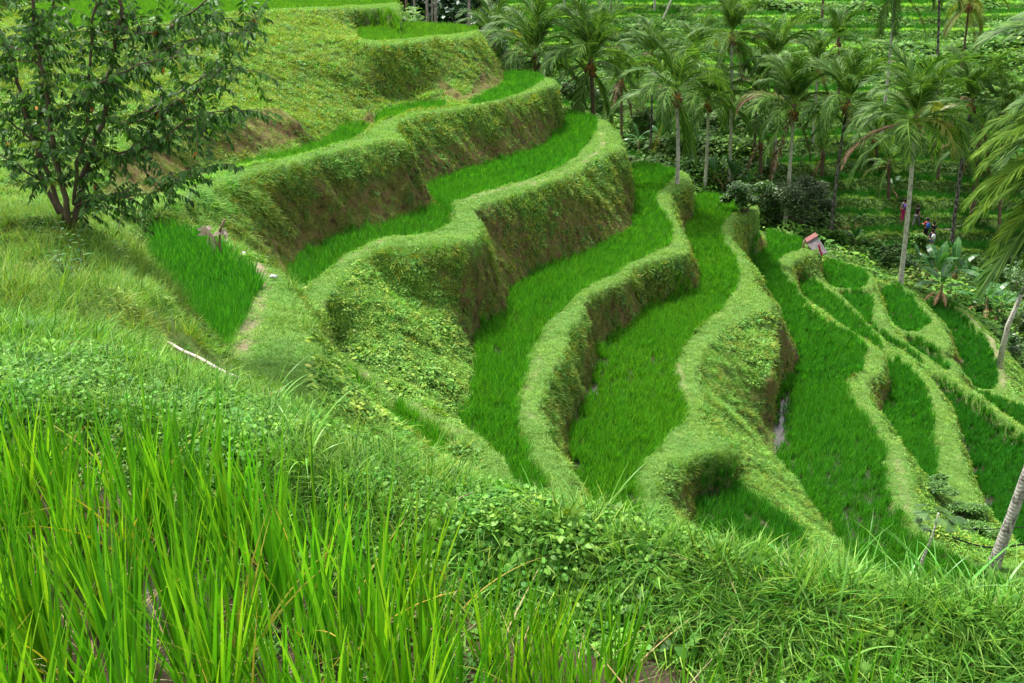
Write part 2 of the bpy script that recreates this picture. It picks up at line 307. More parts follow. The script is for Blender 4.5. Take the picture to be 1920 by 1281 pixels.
for k in range(2):
    p = np.pad(SOIL, 1, mode='edge'); SOIL = .4 * SOIL + .15 * (p[1:-1, :-2] + p[1:-1, 2:] + p[:-2, 1:-1] + p[2:, 1:-1])
# trodden paths
PATH = np.zeros_like(Z)
def path(pts, wid, amt=1.0, by_y=None):
    P = np.array(densify([at_h(*p)[:2] for p in pts], False, 30)); i = np.rint((np.arctan2(P[:, 0], P[:, 1]) - T0) / DT).astype(int); j = np.rint((np.log(np.hypot(P[:, 0], P[:, 1])) - L0) / DL).astype(int)
    for a, b in zip(i, j):
        if not (0 <= a < NT and 0 <= b < NR): continue
        r = RR[b, 0]; wi = int(wid / (r * DT)) + 1; wj = int(wid / (r * DL)) + 1
        sl_ = (slice(max(0, b - wj), b + wj + 1), slice(max(0, a - wi), a + wi + 1))
        d = np.hypot(GX[sl_] - r * math.sin(TH[0, a]), GY[sl_[0]] * 1.0 * np.cos(0) - 0 + 0 * GX[sl_] - r * math.cos(TH[0, a])) if False else np.hypot(GX[sl_] - GX[b, a], (RR[sl_[0]] * np.cos(TH[:, sl_[1]])) - r * math.cos(TH[0, a]))
        PATH[sl_] = np.maximum(PATH[sl_], amt * np.clip(1.6 - 1.3 * d / wid, 0, 1))
path([(1712,545,18.2),(1803,580,18.2),(1860,640,18.2),(1880,690,18.2),(1884,735,18.2)], .28, .9)
path([(478,508,6.2),(490,560,6.2),(482,600,6.25),(468,640,6.3),(452,680,6.3),(446,700,6.3)], .26, 1.0)
for b_ in ([(1283,645,12),(1340,583,12),(1377,553,12),(1381,525,12)], [(1268,690,12),(1280,740,12),(1296,785,12),(1255,812,12),(1238,838,12)], [(1000,355,7.9),(1080,322,7.9),(1130,285,7.9),(1128,255,7.9)], [(870,385,7.9),(930,366,7.9),(1000,350,7.9)], [(640,500,7.9),(700,468,7.9),(790,450,7.9)], [(610,640,8.8),(660,690,9.05),(740,740,9.1),(860,815,9.2)], [(1680,860,14.4),(1690,900,14.4),(1700,960,14.4)], [(1015,680,10.4),(985,740,10.4),(1000,800,10.4)]):
    path(b_, .16, .55)
PATH *= np.clip(.75 + .6 * n3(77, .8), 0, 1)

# lumps and hollows in the banks, pushed along their normals; paddies stay level
amp = np.where(KIND == 0, .22, np.where(KIND == 6, .14, np.where(KIND == 2, .055, np.where(KIND == 4, .035, np.where(KIND == 7, .08, 0)))))
for k in range(6):
    p = np.pad(amp, 1, mode='edge'); amp = np.where((KIND == 1) | (KIND == 3) | (KIND == 5), 0, .2 * (amp + p[1:-1, :-2] + p[1:-1, 2:] + p[:-2, 1:-1] + p[2:, 1:-1]))
disp = amp * (n3(61, 1.6) * .9 + n3(71, .45, 2) * .45)
disp = disp + np.where(KIND == 0, 1, 0) * SOIL * (.16 * fbm(GX, RR * np.cos(TH), 201, .8, 3) + .07 * n3(203, .25, 2) - .05)
PX, PY, PZ = GX + NX * disp, RR * np.cos(TH) + NY * disp, Z + NZ * disp
PZ = PZ - np.where(KIND == 1, .03 * (1 + n3(81, .5)), 0) + np.where(KIND == 3, .028 * fbm(GX, GY + 0 * GX, 83, .35, 3) + .012, 0)
FI = lambda x, y: (((math.atan2(x, y) - T0) / DT), ((math.log(math.hypot(x, y)) - L0) / DL))
def zat(x, y):
    i, j = FI(x, y); i = min(max(i, 0), NT - 1.001); j = min(max(j, 0), NR - 1.001); a, b = int(i), int(j); f, g = i - a, j - b
    return float((PZ[b, a] * (1 - f) + PZ[b, a + 1] * f) * (1 - g) + (PZ[b + 1, a] * (1 - f) + PZ[b + 1, a + 1] * f) * g)
def hit(u, v, ymin=1.5):               # first point of the ground met by a pixel's ray
    d = ray(u, v); y = ymin
    while y < 300:
        t = y / d[1]; x, z = d[0] * t, d[2] * t
        if z <= zat(x, y): return Vector((x, y, zat(x, y)))
        y *= 1.004
    return Vector((x, y, z))

# ------------------------------------------------------------------ ground mesh and its material
def mesh_np(name, V, F):
    me = bpy.data.meshes.new(name)
    V = np.asarray(V, np.float32); F = np.asarray(F, np.int32); n = F.shape[1]
    me.vertices.add(len(V)); me.vertices.foreach_set('co', V.ravel())
    me.loops.add(F.size); me.loops.foreach_set('vertex_index', F.ravel())
    me.polygons.add(len(F)); me.polygons.foreach_set('loop_start', np.arange(0, F.size, n, dtype=np.int32))
    me.update(); return me
idx = np.arange(NR * NT).reshape(NR, NT)
GF = np.stack([idx[:-1, :-1], idx[:-1, 1:], idx[1:, 1:], idx[1:, :-1]], -1).reshape(-1, 4)
gme = mesh_np('terraced_ground', np.stack([PX, PY, PZ], -1).reshape(-1, 3), GF)
gme.polygons.foreach_set('use_smooth', np.ones(len(GF), bool))
MUD = ((KIND == 1) | (KIND == 3)).astype(float)
cols = np.stack([SOIL, MUD, PATH, (KIND >= 5).astype(float)], -1).reshape(-1, 4).astype(np.float32)
ga = gme.attributes.new('mask', 'FLOAT_COLOR', 'POINT'); ga.data.foreach_set('color', cols.ravel())
def N(nt, typ, **kw):
    n = nt.nodes.new(typ)
    for k, v in kw.items():
        if k in n.inputs: n.inputs[k].default_value = v
        else: setattr(n, k, v)
    return n
def mixc(nt, fac, a, b, bt='MIX'):
    n = nt.nodes.new('ShaderNodeMix'); n.data_type = 'RGBA'; n.blend_type = bt
    for s, v in ((0, fac), (6, a), (7, b)):
        if isinstance(v, bpy.types.NodeSocket): nt.links.new(v, n.inputs[s])
        else: n.inputs[s].default_value = v if s == 0 else (*v, 1)
    return n.outputs[2]
def ramp(nt, fac, stops):
    n = nt.nodes.new('ShaderNodeValToRGB'); nt.links.new(fac, n.inputs[0]); e = n.color_ramp.elements
    while len(e) < len(stops): e.new(.5)
    for k, (p, c) in enumerate(stops): e[k].position = p; e[k].color = (*c, 1)
    return n.outputs[0]
def noise(nt, scale, detail=4, rough=.6, co=None, dist=0):
    n = nt.nodes.new('ShaderNodeTexNoise'); n.inputs['Scale'].default_value = scale; n.inputs['Detail'].default_value = detail; n.inputs['Roughness'].default_value = rough; n.inputs['Distortion'].default_value = dist
    if co is not None: nt.links.new(co, n.inputs['Vector'])
    return n.outputs[0]
def base_mat(name, rough=.9):
    m = bpy.data.materials.new(name); m.use_nodes = True; nt = m.node_tree; b = nt.nodes['Principled BSDF']
    b.inputs['Roughness'].default_value = rough; b.inputs['Specular IOR Level'].default_value = .25
    return m, nt, b
gm, nt, b = base_mat('ground')
at = N(nt, 'ShaderNodeAttribute', attribute_name='mask'); sp = nt.nodes.new('ShaderNodeSeparateColor'); nt.links.new(at.outputs[0], sp.inputs[0])
tc = nt.nodes.new('ShaderNodeTexCoord'); co = tc.outputs['Object']
grass = ramp(nt, noise(nt, 1.3, 8, .7, co), [(.3, (.05, .10, .015)), (.5, (.10, .19, .03)), (.7, (.18, .28, .06))])
soil = ramp(nt, noise(nt, 2.2, 10, .72, co, .4), [(.3, (.026, .020, .009)), (.40, (.075, .054, .020)), (.48, (.18, .13, .05)), (.53, (.10, .12, .022)), (.63, (.21, .21, .05)), (.76, (.30, .23, .12))])
mud = ramp(nt, noise(nt, 3, 6, .6, co), [(.35, (.07, .05, .032)), (.65, (.16, .12, .08))])
pth = ramp(nt, noise(nt, 6, 6, .6, co), [(.3, (.20, .15, .09)), (.7, (.42, .34, .24))])
c = mixc(nt, sp.outputs[0], grass, soil); c = mixc(nt, sp.outputs[1], c, mud); c = mixc(nt, sp.outputs[2], c, pth)
nt.links.new(c, b.inputs['Base Color'])
bp = N(nt, 'ShaderNodeBump', Strength=.8, Distance=.12); nt.links.new(noise(nt, 7, 10, .7, co), bp.inputs['Height']); nt.links.new(bp.outputs[0], b.inputs['Normal'])
rr = nt.nodes.new('ShaderNodeMapRange'); nt.links.new(sp.outputs[1], rr.inputs[0]); rr.inputs[3].default_value = .95; rr.inputs[4].default_value = .35; nt.links.new(rr.outputs[0], b.inputs['Roughness'])
gme.materials.append(gm)
ground = bpy.data.objects.new('terraced_ground', gme); C.objects.link(ground); ground['kind'] = 'structure'
# ------------------------------------------------------------------ plants made of many small leaves, scattered as instances
def leaf_mat(name, col, tip=None, var=.25, trans=.35, rough=.6, spec=.25):
    """col: base colour; 'tint' attribute (per instance or per face) multiplies; 'lv' varies leaf by leaf"""
    m = bpy.data.materials.new(name); m.use_nodes = True; nt = m.node_tree; nt.nodes.clear()
    out = nt.nodes.new('ShaderNodeOutputMaterial')
    ti = N(nt, 'ShaderNodeAttribute', attribute_name='tint', attribute_type='INSTANCER')
    lv = N(nt, 'ShaderNodeAttribute', attribute_name='lv', attribute_type='GEOMETRY')
    c = mixc(nt, lv.outputs[0], col, tip or tuple(x * 1.3 for x in col)) if False else None
    cr = ramp(nt, lv.outputs[2], [(0, tuple(x * (1 - var) for x in col)), (.5, col), (1, tip or tuple(x * (1 + var) for x in col))])
    c = mixc(nt, 1.0, cr, ti.outputs[0], 'MULTIPLY')
    d = nt.nodes.new('ShaderNodeBsdfPrincipled'); nt.links.new(c, d.inputs['Base Color']); d.inputs['Roughness'].default_value = rough; d.inputs['Specular IOR Level'].default_value = spec
    t = nt.nodes.new('ShaderNodeBsdfTranslucent'); nt.links.new(mixc(nt, 1.0, c, (1.1, 1.15, .45), 'MULTIPLY'), t.inputs[0])
    mx = nt.nodes.new('ShaderNodeMixShader'); mx.inputs[0].default_value = trans
    nt.links.new(d.outputs[0], mx.inputs[1]); nt.links.new(t.outputs[0], mx.inputs[2]); nt.links.new(mx.outputs[0], out.inputs[0])
    return m
class LM:                                   # collects leaf quads/strips with a per-leaf value
    def __init__(s): s.v = []; s.f = []; s.lv = []
    def strip(s, pts, widths, side, val):
        b = len(s.v)
        for p, w_ in zip(pts, widths):
            s.v.append(p - side * w_ * .5); s.v.append(p + side * w_ * .5)
        for k in range(len(pts) - 1):
            s.f.append((b + 2 * k, b + 2 * k + 1, b + 2 * k + 3, b + 2 * k + 2)); s.lv.append(val)
    def build(s, name, mat):
        me = mesh_np(name, [tuple(v) for v in s.v], s.f)
        a = me.attributes.new('lv', 'FLOAT', 'FACE'); a.data.foreach_set('value', np.array(s.lv, np.float32))
        me.materials.append(mat); return me
def tuft(name, mat, rng, n, h, wd, spread, lean, curve, segs=3, hv=.3, flat=0., vals=None):
    L = LM()
    for _ in range(n):
        a = rng.uniform(0, 6.283); r = spread * math.sqrt(rng.random()); p0 = Vector((r * math.cos(a), r * math.sin(a), 0))
        a2 = a + rng.gauss(0, .7); hh = h * rng.uniform(1 - hv, 1 + hv * .6); le = abs(rng.gauss(lean, lean * .5)); cu = rng.uniform(.4, 1.3) * curve
        dr = Vector((math.cos(a2), math.sin(a2), 0)); side = Vector((-math.sin(a2 + rng.gauss(0, .6)), math.cos(a2 + rng.gauss(0, .6)), 0)).normalized()
        pts = []; ws = []; p = p0.copy(); ang = le
        for k in range(segs + 1):
            t = k / segs; pts.append(p.copy()); ws.append(wd * (1 - t ** 1.6) * (1.0 if k else .6) + wd * .05)
            p = p + (dr * math.sin(ang) + Vector((0, 0, math.cos(ang)))) * hh / segs; ang += cu / segs
        L.strip(pts, ws, side, rng.random() if vals is None else vals(rng))
    return L.build(name, mat)
def leafy(name, mat, rng, n, rad, hgt, size, droop=.5, asp=1.5):   # clump of broad leaves
    L = LM()
    for _ in range(n):
        a = rng.uniform(0, 6.283); r = rad * math.sqrt(rng.random()); z = hgt * rng.random() * (1 - .6 * (r / rad) ** 2)
        p = Vector((r * math.cos(a), r * math.sin(a), z)); a2 = rng.uniform(0, 6.283); el_ = rng.uniform(-droop, .7 - droop * .5)
        d = Vector((math.cos(a2) * math.cos(el_), math.sin(a2) * math.cos(el_), math.sin(el_))); side = Vector((-math.sin(a2), math.cos(a2), rng.gauss(0, .35))).normalized()
        s_ = size * rng.uniform(.55, 1.3); pts = [p, p + d * s_ * .25, p + d * s_ * .65 - Vector((0, 0, s_ * .04)), p + d * s_ + Vector((0, 0, -s_ * .18))]
        L.strip(pts, [s_ * .12, s_ / asp * .85, s_ / asp * .8, s_ * .12], side, rng.random())
    return L.build(name, mat)

def scatter(name, me_list, pos, rot, scl, tint, idx, label):
    """one stuff object: points carrying rotation, scale, colour; geometry nodes instance the leaf clumps on them"""
    n = len(pos); me = bpy.data.meshes.new(name + '_points'); me.vertices.add(n); me.vertices.foreach_set('co', np.asarray(pos, np.float32).ravel())
    me.attributes.new('rot', 'FLOAT_VECTOR', 'POINT').data.foreach_set('vector', np.asarray(rot, np.float32).ravel())
    me.attributes.new('scl', 'FLOAT_VECTOR', 'POINT').data.foreach_set('vector', np.asarray(scl, np.float32).ravel())
    me.attributes.new('tint', 'FLOAT_VECTOR', 'POINT').data.foreach_set('vector', np.asarray(tint, np.float32).ravel())
    me.attributes.new('idx', 'INT', 'POINT').data.foreach_set('value', np.asarray(idx, np.int32))
    o = bpy.data.objects.new(name, me); C.objects.link(o)
    g = bpy.data.node_groups.new(name, 'GeometryNodeTree')
    g.interface.new_socket('Geometry', in_out='INPUT', socket_type='NodeSocketGeometry'); g.interface.new_socket('Geometry', in_out='OUTPUT', socket_type='NodeSocketGeometry')
    gi = g.nodes.new('NodeGroupInput'); go = g.nodes.new('NodeGroupOutput'); ip = g.nodes.new('GeometryNodeInstanceOnPoints'); jn = g.nodes.new('GeometryNodeGeometryToInstance')
    for m in reversed(me_list):                                 # joined in list order
        src = bpy.data.objects.new(m.name + '_source', m); oi = g.nodes.new('GeometryNodeObjectInfo'); oi.inputs[0].default_value = src
        g.links.new(oi.outputs['Geometry'], jn.inputs[0])
    def na(nm, dt):
        a = g.nodes.new('GeometryNodeInputNamedAttribute'); a.data_type = dt; a.inputs[0].default_value = nm; return a.outputs[0]
    e2r = g.nodes.new('FunctionNodeEulerToRotation'); g.links.new(na('rot', 'FLOAT_VECTOR'), e2r.inputs[0])
    ip.inputs['Pick Instance'].default_value = True
    g.links.new(gi.outputs[0], ip.inputs['Points']); g.links.new(jn.outputs[0], ip.inputs['Instance']); g.links.new(na('idx', 'INT'), ip.inputs['Instance Index'])
    g.links.new(e2r.outputs[0], ip.inputs['Rotation']); g.links.new(na('scl', 'FLOAT_VECTOR'), ip.inputs['Scale']); g.links.new(ip.outputs[0], go.inputs[0])
    md = o.modifiers.new('scatter', 'NODES'); md.node_group = g
    o['kind'] = 'stuff'; o['label'] = label
    return o

RNG = np.random.default_rng(7)
VCOS = None
# cells near the line of sight (hidden ground far below it gets fewer plants)
sl_ = PZ / RR; runmax = np.maximum.accumulate(sl_, axis=0)
VIS = np.where((runmax - sl_) * RR < .55, 1.0, np.where((runmax - sl_) * RR < 1.6, .35, .06))
depth_ = PY * CP - PZ * SP; uu = 960 + FPX * PX / np.maximum(depth_, .05); vv = 640.5 - FPX * (PY * SP + PZ * CP) / np.maximum(depth_, .05)
INV = (uu > -110) & (uu < 2030) & (vv > -90) & (vv < 1500) & (depth_ > .3)
AREA = RR ** 2 * DT * DL / NZ
def sample(weight, n=None):
    """weight: wanted plants per square metre on every cell -> positions, cell indices"""
    lam = weight * AREA * VIS * INV; lam[-1] = 0; lam[:, -1] = 0
    k = RNG.poisson(lam); jj, ii = np.nonzero(k); rep = k[jj, ii]; jj = np.repeat(jj, rep); ii = np.repeat(ii, rep)
    f = RNG.random(len(jj)); g_ = RNG.random(len(jj))
    def bl(A): return (A[jj, ii] * (1 - f) + A[jj, ii + 1] * f) * (1 - g_) + (A[jj + 1, ii] * (1 - f) + A[jj + 1, ii + 1] * f) * g_
    return np.stack([bl(PX), bl(PY), bl(PZ)], -1), jj, ii
def clear_pole(w, dv=62):
    a_, b_ = hit(309, 640, 4), hit(450, 708, 4); dx, dy = b_.x - a_.x, b_.y - a_.y; l2 = dx * dx + dy * dy
    lv_ = 640 + (uu - 309) / 141 * 71; w = w * np.where((uu > 292) & (uu < 470) & (vv > lv_ - 6) & (vv < lv_ + dv), .04, 1)
    t_ = np.clip(((PX - a_.x) * dx + (PY - a_.y) * dy) / l2, 0, 1); return w * np.where(np.hypot(PX - a_.x - t_ * dx, PY - a_.y - t_ * dy) < .5, .08, 1)
def rots(n, jj=None, ii=None, follow=0.0, tilt=.12):
    r = np.stack([RNG.normal(0, tilt, n), RNG.normal(0, tilt, n), RNG.uniform(0, 6.283, n)], -1)
    if follow and jj is not None:          # lean with the slope: tilt axis expressed for XYZ euler with z turn kept 0..2pi
        nx, ny, nz = NX[jj, ii] * follow, NY[jj, ii] * follow, NZ[jj, ii]
        l = np.sqrt(nx ** 2 + ny ** 2 + nz ** 2); nx, ny, nz = nx / l, ny / l, nz / l
        # rotation = Rz(a) Ry(b) Rx(c); choose a = azimuth of normal, b = polar angle, c random spin is lost, so spin by variants
        az_ = np.arctan2(ny, nx); pol = np.arccos(np.clip(nz, -1, 1))
        pol = pol + RNG.normal(0, tilt, n); sp_ = RNG.uniform(0, 6.283, n); ca, sa, cp_, s_p, cs, ss = np.cos(az_), np.sin(az_), np.cos(pol), np.sin(pol), np.cos(sp_), np.sin(sp_)
        m00 = ca * cp_ * cs - sa * ss; m10 = sa * cp_ * cs + ca * ss; m20 = -s_p * cs; m21 = s_p * ss; m22 = cp_
        r = np.stack([np.arctan2(m21, m22), -np.arcsin(np.clip(m20, -1, 1)), np.arctan2(m10, m00)], -1)
    return r
def tints(base, n, var=.12, hue=.06):
    b = np.array(base)[None, :] if np.ndim(base) == 1 else base
    v = 1 + RNG.normal(0, var, (n, 1)); h = RNG.normal(0, hue, (n, 1))
    return np.clip(b * v * np.concatenate([1 + h * 1.6, np.ones((n, 1)), 1 - h], 1), 0.02, 3)
py = random.Random(11)
D_ = np.sqrt(PX ** 2 + PY ** 2 + PZ ** 2)
def lod(d, edges): return np.searchsorted(edges, d)

# --- rice on the terraces
M_rice = leaf_mat('rice_leaf', (.090, .36, .022), (.20, .51, .04), .42, .42)
rice = []
for (n_, wd, sg) in ((26, .011, 3), (20, .019, 2), (13, .034, 2)):
    for k in range(3): rice.append(tuft('rice_plant', M_rice, py, n_, .34, wd, .07, .18, .4, sg))
PCOL = {'p0': (1.25, .98, 1), 'p1': (1.25, .98, 1), 'p2': (.82, .92, .9), 'p2b': (.9, .95, .9), 'p2c': (.95, .95, .9), 'p3': (.84, .95, .8), 'p3b': (.72, .84, .9), 'pc': (.62, .82, .9),
        'p3c': (1.0, 1.05, .8), 'p4': (.9, .95, .8), 'p5': (1.0, .97, .8), 'p5b': (.48, .70, .8), 'p6': (.68, .85, .8), 'p7a': (.70, .86, .9), 'p7b': (.58, .80, .8), 'p8': (.65, .85, .9), 'p8b': (.6, .82, .9),
        'p8c': (.55, .78, .9), 'p8e': (.44, .68, .8), 'p9': (.58, .82, .9), 'p9b': (.56, .78, .9), 'p10': (.42, .68, .8), 'p10b': (.46, .68, .8)}
names = [p[0] for p in PADDY]
w_ = np.where(KIND == 1, np.clip(74 * (24 / D_) ** 1.1, 26, 110), 0) * np.where(D_ > 33, 1.7, 1)
wx = GX + .5 * fbm(GX, GY + 0 * GX, 211, 4, 2) + .35 * (GY + 0 * GX); wy = GY + 0 * GX + .5 * fbm(GX, GY + 0 * GX, 213, 4, 2) - .35 * GX
farr = np.clip((D_ - 20) / 12, .3, 1); rw = (.30 + 1.4 * (.5 + .5 * np.sin(wx * 6.283 / .27)) ** 1.5) * (.55 + .9 * (.5 + .5 * np.sin(wy * 6.283 / .27))) * 1.15
w_ = w_ * (rw * (1 - farr) + farr); w_ *= np.clip(1.05 + .5 * n3(93, 2.6, 2), .8, 1.4)
# thin planting and open water at the foot of a few banks
for (u_, v_, h_, r_) in ((1460,742,14.5,.42),(1460,760,14.5,.42),(1460,778,14.5,.42),(1460,796,14.5,.42),(1460,814,14.5,.42),(1460,832,14.5,.42),(1462,850,14.5,.2),(1486,705,14.5,.3),(1812,845,16.6,.3),(1828,885,16.6,.35),(1800,800,16.6,.2),(1066,880,12,.4),(1100,735,12,.35),(1118,680,12,.4),(1085,790,12,.3),(1130,650,12,.35),(1667,760,15.6,.35),(1842,940,16.6,.5)):
    q_ = at_h(u_, v_, h_); w_ = np.where(np.hypot(PX - q_[0], PY - q_[1]) < r_ * .9, w_ * .05, w_)
pos, jj, ii = sample(w_)
d = np.linalg.norm(pos, axis=1); n = len(pos)
pid = PID[jj, ii]; ct = np.array([PCOL[x] for x in names])[np.clip(pid, 0, len(names) - 1)]
yel = n3(95, 2.2, 3)[jj, ii][:, None]; ct = ct * (1 + np.array([[.22, .08, 0]]) * yel)
sc = RNG.uniform(.75, 1.15, n) * np.where(pid == names.index('pc'), 1.45, 1) * (1 + .12 * n3(97, 1.2, 2)[jj, ii])
ix = lod(d, (20, 38)) * 3 + RNG.integers(0, 3, n)
scatter('rice_crop', rice, pos, rots(n), np.stack([sc * 1.1, sc * 1.1, sc], -1), tints(ct, n, .10, .05), ix, 'young green rice planted on the stepped terraces')
print('rice', n)

# --- mown grass on the low earth walls and paths
M_grass = leaf_mat('short_grass_leaf', (.20, .42, .07), (.40, .61, .16), .35, .3)
M_dry = leaf_mat('dry_grass_leaf', (.24, .32, .045), (.42, .46, .11), .35, .3)
M_weed = leaf_mat('weed_leaf', (.12, .29, .04), (.30, .48, .10), .5, .3, .55, .25)
sg_ = []
for (n_, wd, sg) in ((34, .006, 2), (26, .012, 2), (18, .024, 1)):
    for k in range(3): sg_.append(tuft('grass_tuft', M_grass, py, n_, .075, wd * .8, .09, .75, .7, sg, .5))
w_ = np.where(KIND == 2, np.clip(240 * (20 / D_) ** 1.2, 80, 420), 0) * (1 - .97 * PATH)
pos, jj, ii = sample(w_); d = np.linalg.norm(pos, axis=1); n = len(pos)
fl = n3(101, 1.0)[jj, ii]; sc = RNG.uniform(.7, 1.3, n) * (1 + .3 * fl)
ct = np.stack([1 + .18 * fl, 1 + .06 * fl, 1 - .1 * fl], -1) * np.where(PATH[jj, ii] > .3, 1.12, 1)[:, None]
scatter('short_grass', sg_, pos, rots(n, jj, ii, .8), np.stack([sc * 1.1, sc * 1.1, sc * .8], -1), tints(ct, n, .10, .05), lod(d, (16, 34)) * 3 + RNG.integers(0, 3, n), 'pale green cropped grass on the tops of the terrace edges')
print('short grass', n)

# --- grass and weeds hanging on the banks
bank = []
for (n_, wd, sg) in ((30, .008, 4), (22, .017, 3), (14, .034, 2)):
    for k in range(2): bank.append(tuft('bank_grass_tuft', M_dry, py, n_, .15, wd * .75, .08, .6, 1.3, sg, .5))
for (n_, wd, sg) in ((30, .008, 4), (22, .017, 3), (14, .034, 2)):
    for k in range(2): bank.append(tuft('green_grass_tuft', M_grass, py, n_, .15, wd * .75, .08, .6, 1.2, sg, .5))
for (n_, s_) in ((70, .028), (50, .045), (34, .075)):
    for k in range(2): bank.append(leafy('weed_clump', M_weed, py, n_, .15, .08, s_))
okb = (KIND == 0) & (RR > 4)
dens = np.clip(105 * (24 / D_) ** 1.1, 36, 240)
bare = np.clip(SOIL * 1.15, 0, 1)
w_ = np.where(okb, dens * (1 - .52 * bare) * (1 - .62 * BR) * np.where(RR > 62, .35, 1), 0)
pos, jj, ii = sample(clear_pole(w_)); d = np.linalg.norm(pos, axis=1); n = len(pos)
ph = PHI[jj, ii]; p1 = patch[jj, ii]; stp = steep[jj, ii]; leafn = n3(111, 2.4)[jj, ii]; so_ = SOIL[jj, ii]
uu_, vv_ = uu[jj, ii], vv[jj, ii]
# leafy hollow below the third terrace, and the shaded slopes
hollow = ((uu_ > 600) & (uu_ < 890) & (vv_ > 500) & (vv_ < 800)) | ((uu_ > 1700) & (vv_ > 870) & (vv_ < 1060))
pw = np.clip(.16 + .55 * leafn + .75 * hollow, .04, .95); pd = np.clip(.30 + .45 * stp + .5 * so_ - .35 * (ph > .72) + .2 * p1, .05, .95)
lowv = (RR[jj, 0] > 58); pw = np.where(lowv, .8, pw)
upslope = (pos[:, 1] > 34) & (pos[:, 0] < 2); pd = np.where(upslope, .55, pd); pw = np.where(upslope, np.clip(.05 + .4 * leafn, .02, .4), pw)
# bright slope between the two right paddies
brt = (uu_ > 1280) & (uu_ < 1660) & (vv_ > 560) & (PID[jj, ii] < 0) & (stp < .8); pd = np.where(brt, .2, pd); pw = np.where(brt, .12, pw)
kind = np.where(RNG.random(n) < pw, 2, np.where(RNG.random(n) < pd, 0, 1))
dk = np.clip(1 - .25 * so_ + .12 * p1, .5, 1.3)
ct = np.stack([dk, dk, dk], -1); ct[kind == 1] *= (.98, 1.04, .85); ct[(kind == 1) & hollow] *= (.7, .9, .9); ct[kind == 0] *= (.98, 1.05, .85)
ct[upslope] *= (1.0, 1.04, .9); ct[hollow] *= (1.35, 1.25, 1.0); ct[lowv] *= (.8, .9, .8)
sc = RNG.uniform(.6, 1.25, n) * (1 - .3 * so_) * np.where(lowv, 2.0, 1) * (1 + .7 * np.clip(n3(401, .8, 2)[jj, ii] * 2, 0, 1) * (ph > .25))
scatter('bank_grass', bank, pos, rots(n, jj, ii, .75, .2), np.stack([sc * 1.15, sc * 1.15, sc], -1), tints(ct, n, .16, .09), kind * 6 + lod(d, (15, 34)) * 2 + RNG.integers(0, 2, n), 'rough grass and small weeds clothing the steep terrace banks')
print('bank', n)

# --- the far hillside
far = []
for k in range(3): far.append(tuft('far_rice_plant', M_rice, py, 26, .42, .045, .16, .2, .3, 1))
for k in range(3): far.append(tuft('far_grass_tuft', M_grass, py, 26, .24, .04, .2, .6, .9, 2))
for k in range(3): far.append(leafy('far_weed_clump', M_weed, py, 34, .32, .24, .12))
w_ = np.where((KIND >= 5) & (RR < 200), np.clip(13.0 * (80 / D_) ** 1.6, 1.8, 20), 0) * (1 - .75 * (SOIL > .5)) * np.where(KIND == 7, 1.6, 1) * np.where(KIND == 6, .9, 1.5)
pos, jj, ii = sample(w_); d = np.linalg.norm(pos, axis=1); n = len(pos); kk = KIND[jj, ii]
fal = n3(121, 14)[jj, ii]; lf = n3(131, 9)[jj, ii]
kind = np.where(kk == 5, np.where(fal > .16, 2, 0), np.where(kk == 7, 1, np.where((lf > .05) | (RNG.random(n) < .25), 2, 1)))
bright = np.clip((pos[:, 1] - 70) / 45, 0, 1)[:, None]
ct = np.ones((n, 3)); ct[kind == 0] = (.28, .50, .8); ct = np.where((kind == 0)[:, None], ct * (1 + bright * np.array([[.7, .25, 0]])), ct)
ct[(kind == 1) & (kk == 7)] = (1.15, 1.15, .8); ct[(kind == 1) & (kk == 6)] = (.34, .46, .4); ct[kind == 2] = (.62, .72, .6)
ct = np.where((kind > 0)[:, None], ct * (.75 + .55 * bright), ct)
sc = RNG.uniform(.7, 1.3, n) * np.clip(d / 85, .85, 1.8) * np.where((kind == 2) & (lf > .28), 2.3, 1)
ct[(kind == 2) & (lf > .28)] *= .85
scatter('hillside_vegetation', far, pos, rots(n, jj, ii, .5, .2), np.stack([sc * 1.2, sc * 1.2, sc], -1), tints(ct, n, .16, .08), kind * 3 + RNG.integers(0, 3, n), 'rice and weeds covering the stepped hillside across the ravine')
print('far', n)

# undergrowth on the far slope
UG = [leafy('undergrowth_clump', M_weed, py, 150, 1.0, 1.1, .26, .5, 1.6) for k in range(3)]
w_ = np.where((KIND >= 5) & (RR < 190), .26 * np.clip((n3(141, 16) - .02) / .2, 0, 1) * (80 / D_), 0) + np.where((KIND == 0) & (RR > 62), .10, 0)
pos, jj, ii = sample(w_); n = len(pos); ct = np.ones((n, 3)) * RNG.uniform(.6, 1.35, (n, 1)) * (.85, .95, .8)
scatter('undergrowth', UG, pos, rots(n), np.stack([RNG.uniform(.6, 1.6, n)] * 3, -1), tints(ct, n, .1, .08), RNG.integers(0, 3, n), 'low scrub patches over the far stepped hillside and ravine')
print('undergrowth', n)
# --- near mound: trampled grass and small round weeds
M_mgrass = leaf_mat('mound_grass_leaf', (.12, .33, .03), (.31, .53, .10), .6, .36, .5, .2)
M_mweed = leaf_mat('mound_weed_leaf', (.11, .32, .035), (.25, .49, .08), .5, .32, .5, .22)
M_straw = leaf_mat('straw_leaf', (.38, .30, .14), (.5, .42, .24), .4, .2)
near_ = []
for k in range(4): near_.append(tuft('mound_grass_tuft', M_mgrass, py, 34, .10, .0042, .07, .95, 1.0, 4, .5))
for k in range(4): near_.append(leafy('mound_weed_clump', M_mweed, py, 64, .085, .045, .018, .35, 1.3))
for k in range(2): near_.append(leafy('mound_broad_weed', M_mweed, py, 22, .07, .05, .034, .4, 1.7))
for k in range(1): near_.append(tuft('mound_straw', M_straw, py, 10, .11, .003, .08, 1.25, .4, 3, .5))
w_ = np.where((KIND == 4), np.clip(620 * (3.5 / D_) ** 1.1, 220, 900), 0)
